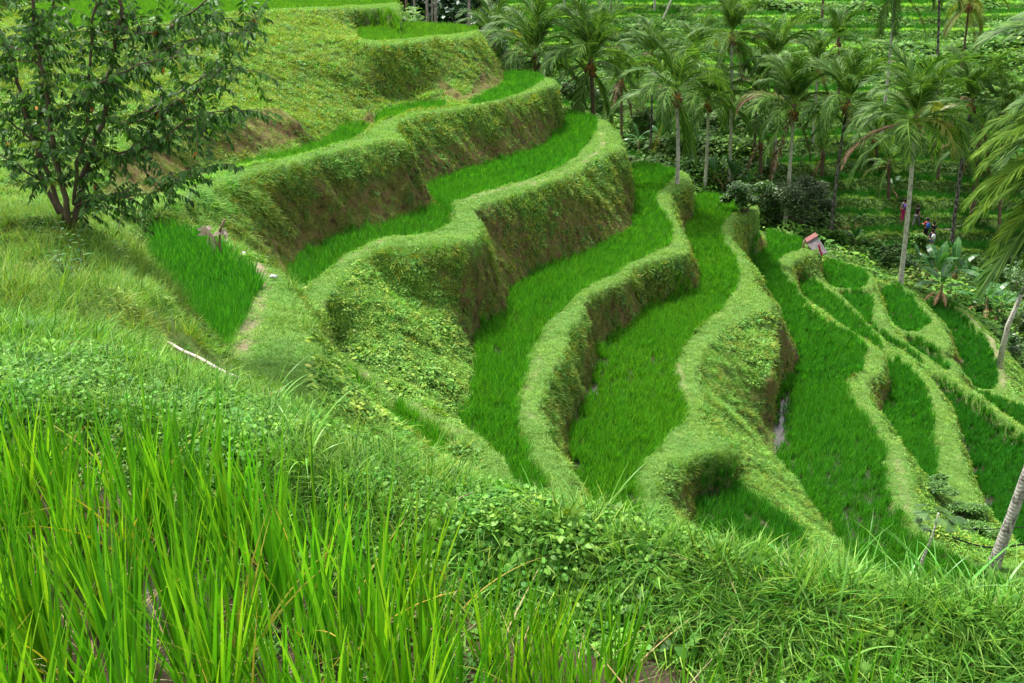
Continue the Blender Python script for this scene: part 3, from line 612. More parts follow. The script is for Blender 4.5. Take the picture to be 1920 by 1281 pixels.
w_ = w_ + np.where((KIND == 3) & (uu > 380), 170 * np.clip(.7 + n3(411, .5, 2), 0, 2), 0) + np.where((KIND == 0) & (RR < 11) & (uu < 560) & (vv < 760), 90 * np.clip((11 - RR) / 4, 0, 1), 0)
pos, jj, ii = sample(np.where(KIND == 4, w_, clear_pole(w_))); n = len(pos); a1 = n3(141, .6)[jj, ii]; a2 = n3(151, .35)[jj, ii]; r_ = RNG.random(n)
ix = np.where(r_ < .035, 10, np.where(r_ < .08, 8 + RNG.integers(0, 2, n), np.where(a1 + .35 * a2 + RNG.normal(0, .25, n) > .20, 4 + RNG.integers(0, 4, n), RNG.integers(0, 4, n))))
ct = np.ones((n, 3)) * (1 + .16 * a2)[:, None]; sc = RNG.uniform(.65, 1.25, n) * (1 + .25 * a2) * np.where(RR[jj, 0] > 5, 1.5, 1)
scatter('mound_ground_cover', near_, pos, rots(n, jj, ii, .8, .2), np.stack([sc, sc, sc], -1), tints(ct, n, .16, .08), ix, 'bright low weeds and trampled grass on the mound in front')
print('mound', n)

# --- long wild grass on the left bank and along the mound's rim
M_tall = leaf_mat('tall_grass_leaf', (.14, .32, .035), (.36, .50, .09), .55, .4)
M_tallb = leaf_mat('rim_grass_leaf', (.14, .40, .045), (.30, .56, .15), .35, .35, .4, .4)
tall = []
for k in range(4): tall.append(tuft('tall_grass', M_tall, py, 30, .42, .0095, .09, .3, 1.2, 6, .5))
for k in range(2): tall.append(tuft('seeding_grass', M_dry, py, 16, .45, .007, .08, .35, 1.4, 6, .5))
for k in range(4): tall.append(tuft('rim_grass', M_tallb, py, 9, .27, .0085, .04, .42, 1.5, 8, .5))
lb = (KIND == 0) & (uu < 330) & (vv > 395) & (vv < 690) & (PY < 22) & (PX < -4 + .2 * 0)
lb2 = (KIND == 0) & (uu >= 240) & (uu < 640) & (vv > 470) & (vv < 800) & (PY < 25) & (PY > 5)
w_ = np.where(lb, np.clip(46 * (10 / D_), 16, 56), 0) + np.where(lb2, 7, 0)
pos, jj, ii = sample(clear_pole(w_, 170)); d = np.linalg.norm(pos, axis=1); n1 = len(pos)
Rm = (RR - Rc)
w2 = np.where((np.abs(Rm + .02) < .22) & (KIND == 4), np.where(uu > 1150, 105, 50) * np.clip(.45 + 1.9 * n3(161, .7, 2), 0, 3), 0) * (uu > 380) + np.where((KIND == 4) & (Rm < -.3), 1.6, 0)
pos2, j2, i2 = sample(clear_pole(w2, 170)); n2 = len(pos2)
sc = np.concatenate([RNG.uniform(.5, 1.1, n1) * (1 + .25 * n3(171, 1.5)[jj, ii]), RNG.uniform(.5, 1.25, n2)])
ix = np.concatenate([np.where(RNG.random(n1) < .3, 4 + RNG.integers(0, 2, n1), RNG.integers(0, 4, n1)), 6 + RNG.integers(0, 4, n2)])
pp = np.concatenate([pos, pos2]); n = n1 + n2
scatter('long_grass', tall, pp, rots(n, tilt=.15), np.stack([sc, sc, sc], -1), tints(np.ones((n, 3)), n, .14, .08), ix, 'long arching wild grass on the left bank and the mound rim')
print('tall', n1, n2)

# --- rice in the near paddy
M_frice = leaf_mat('near_rice_leaf', (.115, .39, .017), (.29, .57, .028), .5, .45, .45, .3)
M_fyel = leaf_mat('yellowed_rice_leaf', (.5, .42, .05), (.55, .40, .16), .3, .35)
fr = []
for k in range(7): fr.append(tuft('near_rice_plant', M_frice, py, 24, .44, .0128, .045, .14, .25, 8, .4))
for k in range(2): fr.append(tuft('yellowed_rice_plant', M_fyel, py, 4, .40, .009, .05, .35, .8, 7, .4))
fr.append(tuft('fallen_rice_straw', M_straw, py, 9, .22, .004, .06, 1.2, .3, 4, .4))
P = []
y = .9
while y < 4.2:
    x = -3.6
    while x < 2.6:
        a_, b_ = x + RNG.normal(0, .035), y + RNG.normal(0, .035); r = math.hypot(a_, b_); th = math.atan2(a_, b_)
        if r < float(np.interp(th, thp, rp)) - .06 and r > .8:
            u_, v_ = proj(a_, b_, -EYE + .3)
            keep = 1.0
            if u_ > 1000: keep = .75
            if u_ > 1300: keep = .3
            if b_ < 1.35: keep = min(keep, .8)
            if RNG.random() < keep: P.append((a_, b_, -EYE))
        x += .16
    y += .16
P = np.array(P); n = len(P); u_ = 960 + FPX * P[:, 0] / (P[:, 1] * CP + EYE * SP)
sc = RNG.uniform(.82, 1.1, n) * np.where(u_ > 900, .86, 1.0) * np.where(u_ < 500, 1.08, 1)
ix = RNG.integers(0, 7, n)
ex = RNG.random(n) < .22; P2 = P[ex] + RNG.normal(0, .04, (ex.sum(), 3)) * (1, 1, 0); P3 = P + RNG.normal(0, .08, (n, 3)) * (1, 1, 0)
allp = np.concatenate([P, P2, P3]); n = len(allp)
ixx = np.concatenate([ix, 7 + RNG.integers(0, 2, len(P2)), np.full(len(P3), 9)]); scc = np.concatenate([sc, RNG.uniform(.7, 1.1, len(P2)), RNG.uniform(.7, 1.3, len(P3))])
tt_ = tints(np.ones((n, 3)), n, .10, .07)
scatter('near_rice', fr, allp, rots(n, tilt=.07), np.stack([scc, scc, scc], -1), tt_, ixx, 'tall bright rice plants standing in the muddy near paddy')
print('near rice', n)

# standing water in the near paddy and at the foot of some banks
wm, nt, b = base_mat('paddy_water', .07); b.inputs['Base Color'].default_value = (.05, .042, .032, 1); b.inputs['Specular IOR Level'].default_value = .8
bp = N(nt, 'ShaderNodeBump', Strength=.15, Distance=.02); nt.links.new(noise(nt, 14, 3), bp.inputs['Height']); nt.links.new(bp.outputs[0], b.inputs['Normal'])
wv, wf = [], []
def sheet(poly, z):
    b0 = len(wv); wv.extend([(x, y, z) for x, y in poly]); wf.append(tuple(range(b0, b0 + len(poly))))
for k, (nm, h, poly) in enumerate(PADDY):
    if nm in ('p5', 'p6', 'p7b', 'p8e', 'p4'): sheet([at_h(u, v, h - RH)[:2] for u, v in poly], -h - .012)
sheet([(float(r_ * math.sin(t_)), float(r_ * math.cos(t_))) for t_, r_ in zip(thp, rp)] + [(1.2, .4), (-1.2, .4)], -EYE + .004)
me = bpy.data.meshes.new('paddy_water'); me.from_pydata(wv, [], wf); me.materials.append(wm)
wo_ = bpy.data.objects.new('paddy_water', me); C.objects.link(wo_); wo_['kind'] = 'structure'
# ------------------------------------------------------------------ helpers for things
PI = math.pi
def link(name, me, parent=None, loc=None, rot=None, scale=None):
    o = bpy.data.objects.new(name, me); C.objects.link(o)
    if parent: o.parent = parent
    if loc is not None: o.location = loc
    if rot is not None: o.rotation_euler = rot
    if scale is not None: o.scale = scale
    return o
def tag(o, label, cat, group=None):
    o['label'] = label; o['category'] = cat
    if group: o['group'] = group
    return o
def thing(name, loc, label, cat, group=None, rz=0):
    return tag(link(name, None, None, loc, (0, 0, rz)), label, cat, group)
class MB:                                   # plain mesh builder: tubes, boxes, sheets
    def __init__(s): s.v = []; s.f = []
    def tube(s, pts, rad, n=8, cap=True):
        pts = [Vector(p) for p in pts]; b = len(s.v); up = Vector((.13, .31, .94))
        for i, p in enumerate(pts):
            d = (pts[min(i + 1, len(pts) - 1)] - pts[max(i - 1, 0)]).normalized()
            x = d.cross(up); x = x.normalized() if x.length > .05 else d.orthogonal().normalized(); y = d.cross(x)
            r = rad[i] if hasattr(rad, '__len__') else rad
            for k in range(n): a = 2 * PI * k / n; s.v.append(p + (x * math.cos(a) + y * math.sin(a)) * r)
        for i in range(len(pts) - 1):
            for k in range(n): s.f.append((b + i * n + k, b + i * n + (k + 1) % n, b + (i + 1) * n + (k + 1) % n, b + (i + 1) * n + k))
        if cap: s.f.append(tuple(b + k for k in range(n))[::-1]); s.f.append(tuple(b + (len(pts) - 1) * n + k for k in range(n)))
    def box(s, c, dim, M=None):
        b = len(s.v); M = M or Matrix()
        for x in (-.5, .5):
            for y in (-.5, .5):
                for z in (-.5, .5): s.v.append(Vector(c) + M @ Vector((x * dim[0], y * dim[1], z * dim[2])))
        s.f += [tuple(b + k for k in q) for q in ((0, 1, 3, 2), (4, 6, 7, 5), (0, 4, 5, 1), (2, 3, 7, 6), (0, 2, 6, 4), (1, 5, 7, 3))]
    def blob(s, c, r, seed=0, jit=.15, n=2, sq=(1, 1, 1)):
        bm = bmesh.new(); bmesh.ops.create_icosphere(bm, subdivisions=n, radius=1); b = len(s.v); rr_ = random.Random(seed)
        for v in bm.verts:
            k = 1 + jit * mnoise.noise(v.co * 1.7 + Vector((seed, 0, 0))) * 2; s.v.append(Vector(c) + Vector((v.co.x * sq[0], v.co.y * sq[1], v.co.z * sq[2])) * r * k)
        for f in bm.faces: s.f.append(tuple(b + v.index for v in f.verts))
        bm.free()
    def mesh(s, name, mat, smooth=True):
        me = bpy.data.meshes.new(name); me.from_pydata([tuple(v) for v in s.v], [], s.f); me.materials.append(mat)
        if smooth: me.polygons.foreach_set('use_smooth', np.ones(len(me.polygons), bool))
        return me
def simple(name, stops, scale=6, rough=.85, bump=.3, bs=None, stretch=None, dist=0.):
    m, nt, b = base_mat(name, rough); tc = nt.nodes.new('ShaderNodeTexCoord'); co = tc.outputs['Object']
    if stretch:
        mp = nt.nodes.new('ShaderNodeMapping'); mp.inputs['Scale'].default_value = stretch; nt.links.new(co, mp.inputs[0]); co = mp.outputs[0]
    f = noise(nt, scale, 6, .65, co, dist); nt.links.new(ramp(nt, f, stops), b.inputs['Base Color'])
    if bump: bp = N(nt, 'ShaderNodeBump', Strength=bump, Distance=.03); nt.links.new(noise(nt, bs or scale * 2, 6, .6, co), bp.inputs['Height']); nt.links.new(bp.outputs[0], b.inputs['Normal'])
    return m
def trunk_mat(name, dark, light, ring=9.0, lo=.35, hi=.62):
    m, nt, b = base_mat(name, .9); tc = nt.nodes.new('ShaderNodeTexCoord'); co = tc.outputs['Object']
    mp = nt.nodes.new('ShaderNodeMapping'); mp.inputs['Scale'].default_value = (2.2, 2.2, 1.2); nt.links.new(co, mp.inputs[0])
    c = ramp(nt, noise(nt, 3.2, 8, .7, mp.outputs[0], .5), [(lo, dark), (hi, light)])
    wv = nt.nodes.new('ShaderNodeTexWave'); wv.bands_direction = 'Z'; wv.inputs['Scale'].default_value = ring / 6.28 * 2.2; wv.inputs['Distortion'].default_value = 6; wv.inputs['Detail'].default_value = 3; nt.links.new(co, wv.inputs['Vector'])
    rg = ramp(nt, wv.outputs[1], [(.0, (.45, .42, .38)), (.3, (1, 1, 1))]); c = mixc(nt, .18, c, rg, 'MULTIPLY'); nt.links.new(c, b.inputs['Base Color'])
    bp = N(nt, 'ShaderNodeBump', Strength=.35, Distance=.02); nt.links.new(wv.outputs[1], bp.inputs['Height']); nt.links.new(bp.outputs[0], b.inputs['Normal'])
    return m
M_tr_pale = trunk_mat('pale_palm_bark', (.16, .14, .11), (.62, .59, .53), 9, .33, .55)
M_tr_near = trunk_mat('near_palm_bark', (.10, .09, .08), (.46, .43, .40), 9, .38, .52)
M_tr_dark = trunk_mat('dark_mossy_bark', (.030, .026, .020), (.34, .33, .29), 9, .45, .66)
M_tr_brown = trunk_mat('brown_palm_bark', (.07, .045, .03), (.24, .17, .12), 12, .3, .7)
M_bark = simple('tree_bark', [(.3, (.06, .045, .032)), (.6, (.17, .125, .09)), (.8, (.28, .23, .18))], 5, .9, .5, 14, (1, 1, .35))

def const_leaf(name, col, tip, var=.3, trans=.3, rough=.45, spec=.4):
    m = leaf_mat(name, col, tip, var, trans, rough, spec); nt = m.node_tree
    for n_ in list(nt.nodes):                # plain objects have no instancer tint
        if n_.type == 'ATTRIBUTE' and n_.attribute_name == 'tint':
            oi = nt.nodes.new('ShaderNodeObjectInfo')
            rp_ = ramp(nt, oi.outputs['Random'], [(0, (.78, .82, .8)), (1, (1.2, 1.12, 1.1))])
            for l in list(nt.links):
                if l.from_node == n_: nt.links.new(rp_, l.to_socket)
            nt.nodes.remove(n_)
    return m
M_fr = const_leaf('palm_frond_green', (.09, .22, .040), (.35, .54, .13), .6, .36, .5, .2)
M_fry = const_leaf('palm_frond_yellowing', (.22, .28, .05), (.50, .46, .12), .3, .35, .4, .5)
M_frb = const_leaf('palm_frond_bright', (.12, .26, .02), (.33, .46, .045), .4, .42, .6, .12)
M_frd = const_leaf('palm_frond_dead', (.14, .085, .05), (.36, .27, .18), .4, .1, .8, .1)
M_rach = simple('frond_stem', [(.3, (.26, .30, .06)), (.7, (.50, .42, .12))], 3, .5, 0)
M_nut = simple('coconut_orange', [(.3, (.30, .10, .02)), (.7, (.50, .24, .05))], 5, .5, .1)
M_nutg = simple('coconut_brown', [(.3, (.10, .05, .025)), (.7, (.30, .17, .07))], 5, .7, .2)

def frond_mesh(name, mat, rng, e0, bend, length=3.6, nl=54, lw=.046, ll=.92, hang=.5, wind=(.0, .0), tatter=.0):
    """rachis starts along +X at elevation e0 and arches down; leaflets in two rows"""
    L = LM(); P = []; Dr = []; n = 22; p = Vector((0, 0, 0)); e = e0; az_ = 0
    for k in range(n + 1):
        d = Vector((math.cos(e) * math.cos(az_), math.cos(e) * math.sin(az_), math.sin(e))); P.append(p.copy()); Dr.append(d)
        p = p + d * length / n; t = k / n; e -= bend / n * (.35 + 1.5 * t); az_ += wind[0] / n
    up = Vector((0, 0, 1))
    for k in range(n):                       # rachis as a thin strip pair
        w_ = .075 * (1 - k / n) + .012; s_ = Dr[k].cross(up); s_ = s_.normalized() if s_.length > .1 else Vector((0, 1, 0)); s2 = Dr[k].cross(s_)
        L.strip([P[k], P[k + 1]], [w_, w_ * .95], s_, 1.0); L.strip([P[k], P[k + 1]], [w_ * .7, w_ * .66], s2, 1.0)
    for i in range(nl):
        t = .13 + .87 * (i + .5) / nl; kf = t * n; k = min(int(kf), n - 1); q = P[k].lerp(P[k + 1], kf - k); d = Dr[k]
        s_ = d.cross(up); s_ = s_.normalized() if s_.length > .12 else Vector((0, 1, 0)); nrm = s_.cross(d).normalized()
        l_ = ll * (math.sin(PI * (.12 + .80 * t)) ** .6) * rng.uniform(.85, 1.1)
        for sg in (-1, 1):
            if rng.random() < tatter: continue
            a = math.radians(rng.gauss(46 - 22 * t, 6)); dd = (d * math.cos(a) + s_ * sg * math.sin(a) + nrm * rng.gauss(.12, .1)).normalized()
            pts = [q]; c_ = q.copy(); v_ = dd.copy()
            for m_ in range(3):
                c_ = c_ + v_ * l_ / 3; pts.append(c_.copy()); v_ = (v_ + Vector((wind[1] * .12, 0, -hang * (.35 + .35 * m_)))).normalized()
            wdir = v_.cross(nrm).normalized() if v_.cross(nrm).length > .1 else s_
            wdir = (dd.cross(nrm)).normalized() * .8 + nrm * .45
            L.strip(pts, [lw * .7, lw, lw * .75, lw * .1], wdir.normalized(), rng.random() * .8)
    me = L.build(name, mat)
    return me
frng = random.Random(5)
FR = {}
specs = [('up', 79, 72), ('up2', 64, 88), ('mid', 50, 105), ('mid2', 34, 100), ('low', 14, 85), ('low2', -8, 66), ('hang', -36, 42), ('hang2', -58, 22)]
for nm, e0, bd in specs:
    FR[nm] = [frond_mesh('frond', M_fr, frng, math.radians(e0 + frng.uniform(-5, 5)), math.radians(bd * frng.uniform(.85, 1.2)), length=frng.uniform(3.2, 3.9), hang=.42 + .3 * k, wind=(frng.uniform(-.9, .9), 0), tatter=.06) for k in range(3)]
    if nm in ('mid2', 'low', 'low2', 'hang', 'hang2'):
        FR[nm + 'y'] = [frond_mesh('frond', M_fry, frng, math.radians(e0), math.radians(bd), hang=.6)]
        FR[nm + 'd'] = [frond_mesh('frond', M_frd, frng, math.radians(e0), math.radians(bd), hang=.9, tatter=.45, ll=.7)]
def small_meshes():
    b = MB(); rg = random.Random(3)
    for k in range(11):
        a = rg.uniform(0, 6.28); b.blob((.17 * math.cos(a), .17 * math.sin(a), rg.uniform(-.35, .02)), rg.uniform(.06, .09), k, .05, 2, (1, 1, 1.2))
    b2 = MB()
    for k in range(9):
        a = rg.uniform(0, 6.28); b2.blob((.24 * math.cos(a), .24 * math.sin(a), rg.uniform(-.55, -.1)), rg.uniform(.08, .13), k + 20, .08, 2, (1, 1, 1.2))
    b2.blob((0, 0, -.05), .17, 4, .2, 2, (1, 1, 2.2))
    return b.mesh('coconut_bunch', M_nut), b2.mesh('old_nut_cluster', M_nutg)
ME_NUT, ME_NUTB = small_meshes()
def trunk_pts(a, b, bow, n=14):
    a, b = Vector(a), Vector(b); d = b - a; side = Vector((d.y, -d.x, 0)); side = side.normalized() if side.length > .05 else Vector((1, 0, 0)); out = []
    for k in range(n + 1):
        t = k / n; out.append(a + d * t + Vector((bow, 0, 0)) * math.sin(PI * t) * .5 + Vector((0, 0, 0)))
    return out
palm_rng = random.Random(77)
def palm(base, top, label, R=.15, size=1.0, nf=22, bark=None, group='coconut palms in the ravine', yellow=.06, dead=.10, nuts=True, plume=.26, bright=False, bow=.15, name='palm_tree'):
    base, top = Vector(base), Vector(top)
    t = thing(name, base, label, 'palm tree', group)
    pts = trunk_pts((0, 0, -.4), top - base, bow); n = len(pts)
    rad = [R * (1.35 if k == 0 else 1.12 if k == 1 else 1.0 - .28 * k / n) for k in range(n)]
    b = MB(); b.tube(pts, rad, 10); link('trunk', b.mesh('trunk', bark or M_tr_pale), t)
    c = top - base
    b = MB(); b.tube([c - Vector((0, 0, .35)), c + Vector((0, 0, .1)), c + Vector((0, 0, .55))], [R * .8, R * 1.25, R * .4], 8); link('crown_shaft', b.mesh('crown_shaft', M_tr_brown), t)
    if nuts: link('coconut_bunch', ME_NUT, t, c + Vector((0, 0, -.02)), (0, 0, palm_rng.uniform(0, 6)), (size * 1.1,) * 3)
    link('old_nut_cluster', ME_NUTB, t, c + Vector((0, 0, -.1)), (0, 0, palm_rng.uniform(0, 6)), (size * 1.1,) * 3)
    nf = int(nf * 1.3)
    for k in range(nf):
        u_ = k / nf; az_ = k * 2.39996 + palm_rng.uniform(-.25, .25)
        if u_ < plume: ty = palm_rng.choice(['up', 'up2', 'up'])
        elif u_ < .55: ty = palm_rng.choice(['mid', 'mid2', 'up2'])
        elif u_ < .78: ty = palm_rng.choice(['mid2', 'low', 'low'])
        else: ty = palm_rng.choice(['low2', 'hang', 'hang2', 'low2'])
        if ty in ('mid2', 'low', 'low2', 'hang', 'hang2'):
            r_ = palm_rng.random()
            if r_ < yellow: ty += 'y'
            elif r_ < yellow + dead * (2.2 if 'hang' in ty else .4): ty += 'd'
        me = palm_rng.choice(FR[ty]); s_ = size * palm_rng.uniform(.95, 1.28)
        link('frond', me, t, c + Vector((0, 0, .25 * (1 - u_))), (palm_rng.uniform(-.15, .15), 0, az_), (s_,) * 3)
    return t
def topof(u, v, base, lean=0): return at_y(u, v, base[1] + lean)
def gp(u, y):                               # ground point under an image column at distance y
    x = 0; z = -15
    for _ in range(6):
        dep = y * CP - z * SP; x = (u - 960) / FPX * dep; z = zat(x, y)
    return (x, y, z)
# (crown u, v), base ((u, v) seen or ('y', u, y)), label, trunk radius, size, bark, options
PALMS = [
 ((1003, 112), ('y', 1000, 58), 'coconut palm with orange nuts standing nearest the edge of the upper terrace', .16, .98, M_tr_brown, dict(nf=24)),
 ((1108, 122), ('y', 1112, 57), 'broad coconut palm with orange nuts rising behind the tip of the third terrace', .14, 1.02, M_tr_brown, dict(nf=24)),
 ((922, 86), ('y', 930, 62), 'coconut palm half hidden behind the shoulder of the upper slope', .15, .80, M_tr_brown, dict(nf=14, nuts=False, plume=.5)),
 ((1222, 108), (1219, 293), 'tall thin coconut palm on a dark slender trunk above the banana plants', .10, .80, M_tr_dark, dict(nf=20, plume=.45)),
 ((1328, 192), (1321, 360), 'full coconut palm with orange nuts and fronds hanging down past its trunk', .15, 1.06, M_tr_pale, dict(nf=28, dead=.15)),
 ((1268, 178), (1270, 345), 'coconut palm crowded against the left of the palm with hanging fronds', .11, .85, M_tr_pale, dict(nf=18)),
 ((1197, 212), (1196, 250), 'short coconut palm with its crown near the ground behind the thin dark trunk', .15, .72, M_tr_dark, dict(nf=14, plume=.2, bow=0)),
 ((1372, 70), (1367, 350), 'coconut palm with an upright plume rising behind the palm with hanging fronds', .14, .98, M_tr_pale, dict(nf=20, plume=.5)),
 ((1455, 112), (1452, 335), 'coconut palm whose pale trunk stands just left of the grey bush', .14, .92, M_tr_pale, dict(nf=20, plume=.5)),
 ((1488, 206), (1470, 434), 'coconut palm on a pale leaning trunk beside the grey bush, brown dead fronds below', .155, 1.12, M_tr_pale, dict(nf=28, dead=.3, plume=.45)),
 ((1590, 196), (1557, 456), 'coconut palm on a dark speckled trunk behind the pink edged board', .14, 1.08, M_tr_dark, dict(nf=22, plume=.6, bow=-.3)),
 ((1572, 78), ('y', 1572, 92), 'small upright coconut palm high behind the dark speckled trunk', .12, .80, M_tr_brown, dict(nf=14, plume=.7, nuts=False)),
 ((1716, 230), (1688, 536), 'large coconut palm on a white trunk rooted at the edge of the lowest terraces', .145, 1.10, M_tr_pale, dict(nf=28, plume=.45, dead=.12)),
 ((1822, 195), (1784, 464), 'coconut palm on a mottled trunk with a dark erect plume, right of the white trunk', .15, 1.0, M_tr_dark, dict(nf=22, plume=.6, bow=-.2)),
 ((1426, 268), (1427, 342), 'short brown trunked coconut palm left of the grey bush', .17, .62, M_tr_brown, dict(nf=12, plume=.35, bow=0)),
 ((1543, 292), (1541, 336), 'young coconut palm with yellow stalked fronds standing on a low terrace', .15, .62, M_tr_brown, dict(nf=10, plume=.6, bow=0, nuts=False)),
 ((1667, 312), (1667, 376), 'short coconut palm with a brown trunk left of the white trunk', .15, .62, M_tr_brown, dict(nf=12, plume=.35, bow=0, nuts=False)),
 ((1836, 275), (1820, 420), 'low coconut palm on a thick brown trunk beside the walking path', .19, .86, M_tr_brown, dict(nf=18, plume=.4)),
 ((1680, -22), ('y', 1652, 86), 'tall coconut palm on a pale trunk with only its hanging fronds showing at the top', .13, 1.0, M_tr_pale, dict(nf=22, plume=.3)),
 ((1763, -60), ('y', 1750, 82), 'tall coconut palm whose black and white trunk leaves the top of the view', .12, 1.0, M_tr_dark, dict(nf=20)),
 ((1817, 10), (1799, 150), 'coconut palm with yellow fronds and orange nuts on a thin trunk at the upper right', .13, 1.0, M_tr_brown, dict(nf=20, yellow=.6)),
 ((1122, -90), (1125, 60), 'tall palm whose pale trunk stands alone above the broad coconut palm', .15, 1.0, M_tr_pale, dict(nf=14)),
 ((1072, -90), (1085, 66), 'tall palm whose trunk leans left above the gap between two broad crowns', .13, 1.0, M_tr_pale, dict(nf=14)),
 ((1148, -70), (1143, 30), 'tall palm on a pale trunk with a dark rooted foot on a far terrace', .15, 1.0, M_tr_pale, dict(nf=14)),
 ((1227, -80), (1227, 27), 'tall palm on a pale trunk right above the thin dark trunked palm', .15, 1.0, M_tr_pale, dict(nf=14)),
 ((1290, -80), (1240, 38), 'tall palm leaning strongly right on the far terraces', .12, 1.0, M_tr_pale, dict(nf=14)),
 ((1545, -70), (1541, 40), 'tall palm with a reddish brown trunk among the bare brown far terraces', .17, 1.0, M_tr_brown, dict(nf=14)),
 ((990, -80), (1000, 30), 'tall palm on a grey trunk behind the nearest of the broad crowns', .16, 1.0, M_tr_pale, dict(nf=14)),
 ((1048, -75), (1060, 26), 'tall palm leaning left at the far left of the distant terraces', .13, 1.0, M_tr_pale, dict(nf=14)),
 ((1302, 96), ('y', 1300, 88), 'coconut palm standing farther back above the palm with hanging fronds', .12, 1.0, M_tr_pale, dict(nf=18)),
 ((1418, 158), ('y', 1412, 80), 'coconut palm filling the gap between the palm with hanging fronds and the pale leaning one', .12, .95, M_tr_brown, dict(nf=18)),
 ((1532, 128), ('y', 1524, 84), 'coconut palm behind and between the pale leaning and dark speckled trunks', .12, .95, M_tr_pale, dict(nf=18)),
 ((1642, 262), ('y', 1644, 80), 'coconut palm with low spreading fronds left of the large white trunked palm', .13, .85, M_tr_brown, dict(nf=16)),
 ((1766, 222), ('y', 1758, 78), 'coconut palm just right of the large white trunked palm, partly behind it', .12, .85, M_tr_brown, dict(nf=16)),
 ((1880, 215), ('y', 1872, 70), 'coconut palm behind the fronds that reach in from the right', .13, 1.0, M_tr_brown, dict(nf=18)),
 ((1165, 150), ('y', 1162, 72), 'coconut palm in the shade right of the broad palm with orange nuts', .12, .8, M_tr_brown, dict(nf=14)),
]
for (cu, cv), bs_, lab, R_, sz, bk, kw in PALMS:
    base = Vector(gp(bs_[1], bs_[2])) if bs_[0] == 'y' else hit(*bs_, ymin=20)
    top = topof(cu, cv, base)
    palm(base, top, lab, R_, sz, bark=bk, **kw)
# the near palm at the right edge, crown outside the view, fronds reaching in
base = hit(1857, 1068, 8); top = Vector(at_y(2140, 262, base.y + .3))
t = palm(base, top, 'near coconut palm with a stout pale leaning trunk at the right edge', .135, 1.1, nf=14, bark=M_tr_near, dead=.0, yellow=.0, plume=.3, group=None, bow=.1)
c = top - base
for (e0, bd, az_, ln, mt) in ((30, 85, 165, 4.6, M_frb), (18, 60, 178, 4.6, M_frb), (4, 70, 184, 4.8, M_frb), (-14, 42, 176, 5.0, M_frb), (-24, 40, 186, 5.0, M_frb), (40, 70, 188, 4.4, M_fr), (-32, 40, 196, 4.6, M_frb), (10, 70, 160, 4.4, M_frb), (26, 60, 192, 4.6, M_frb), (-6, 50, 168, 4.8, M_frb)):
    me = frond_mesh('frond', mt, frng, math.radians(e0), math.radians(bd), ln * .78, 92, .034, .75, .75)
    link('frond', me, t, c, (0, 0, math.radians(az_)))

# ------------------------------------------------------------------ banana plants
M_ban = const_leaf('banana_leaf', (.06, .20, .055), (.16, .38, .10), .3, .35, .35, .5)
M_band = const_leaf('dead_banana_leaf', (.28, .17, .09), (.52, .36, .22), .3, .15, .8, .1)
M_bst = simple('banana_stem', [(.3, (.10, .12, .04)), (.7, (.26, .22, .10))], 4, .7, .2, None, (2, 2, .4))
def banana_leaf(name, mat, rng, ln, wd, e0, bend):
    L = LM(); p = Vector((0, 0, 0)); e = e0; n = 9; prev = None
    P = []; 
    for k in range(n + 1):
        P.append(p.copy()); p = p + Vector((math.cos(e), 0, math.sin(e))) * ln / n; e -= bend / n * (.3 + 1.5 * k / n)
    for sg in (-1, 1):
        for k in range(2, n):
            t0, t1 = (k - 2) / (n - 2), (k - 1) / (n - 2); w0, w1 = [wd * math.sin(PI * (.06 + .9 * t_)) ** .6 for t_ in (t0, t1)]
            if k == n - 1: w1 = wd * .12
            dz = .28; b = len(L.v); off = rng.uniform(-.03, .03)
            L.v += [P[k], P[k] + Vector((0, sg * w0, -w0 * dz + off)), P[k + 1] + Vector((0, sg * w1, -w1 * dz + off)), P[k + 1]]; L.f.append((b, b + 1, b + 2, b + 3)); L.lv.append(rng.random() * .7)
    for k in range(n): L.strip([P[k], P[k + 1]], [.05, .045], Vector((0, 1, 0)), 1)
    return L.build(name, mat)
BL = [banana_leaf('leaf', M_ban, frng, 2.0, .27, math.radians(a), math.radians(b_)) for a, b_ in ((82, 40), (62, 70), (45, 85), (25, 80), (70, 110))]
BLD = [banana_leaf('dead_leaf', M_band, frng, 1.5, .13, math.radians(-10), math.radians(75))]
def banana(base, s, label, rng, nd=2):
    t = thing('banana_plant', base, label, 'banana plant', 'banana plants in the ravine')
    b = MB(); b.tube([(0, 0, -.2), (.02, 0, .7 * s), (.0, .03, 1.35 * s)], [.12 * s, .10 * s, .06 * s], 8); link('stem', b.mesh('stem', M_bst), t)
    for k in range(7): link('leaf', rng.choice(BL), t, (0, 0, (1.0 + .06 * k) * s), (rng.uniform(-.2, .2), 0, k * 2.4 + rng.uniform(-.4, .4)), (s * rng.uniform(.8, 1.1),) * 3)
    for k in range(nd): link('dead_leaf', BLD[0], t, (0, 0, .9 * s), (0, 0, rng.uniform(0, 6.28)), (s,) * 3)
brg = random.Random(9)
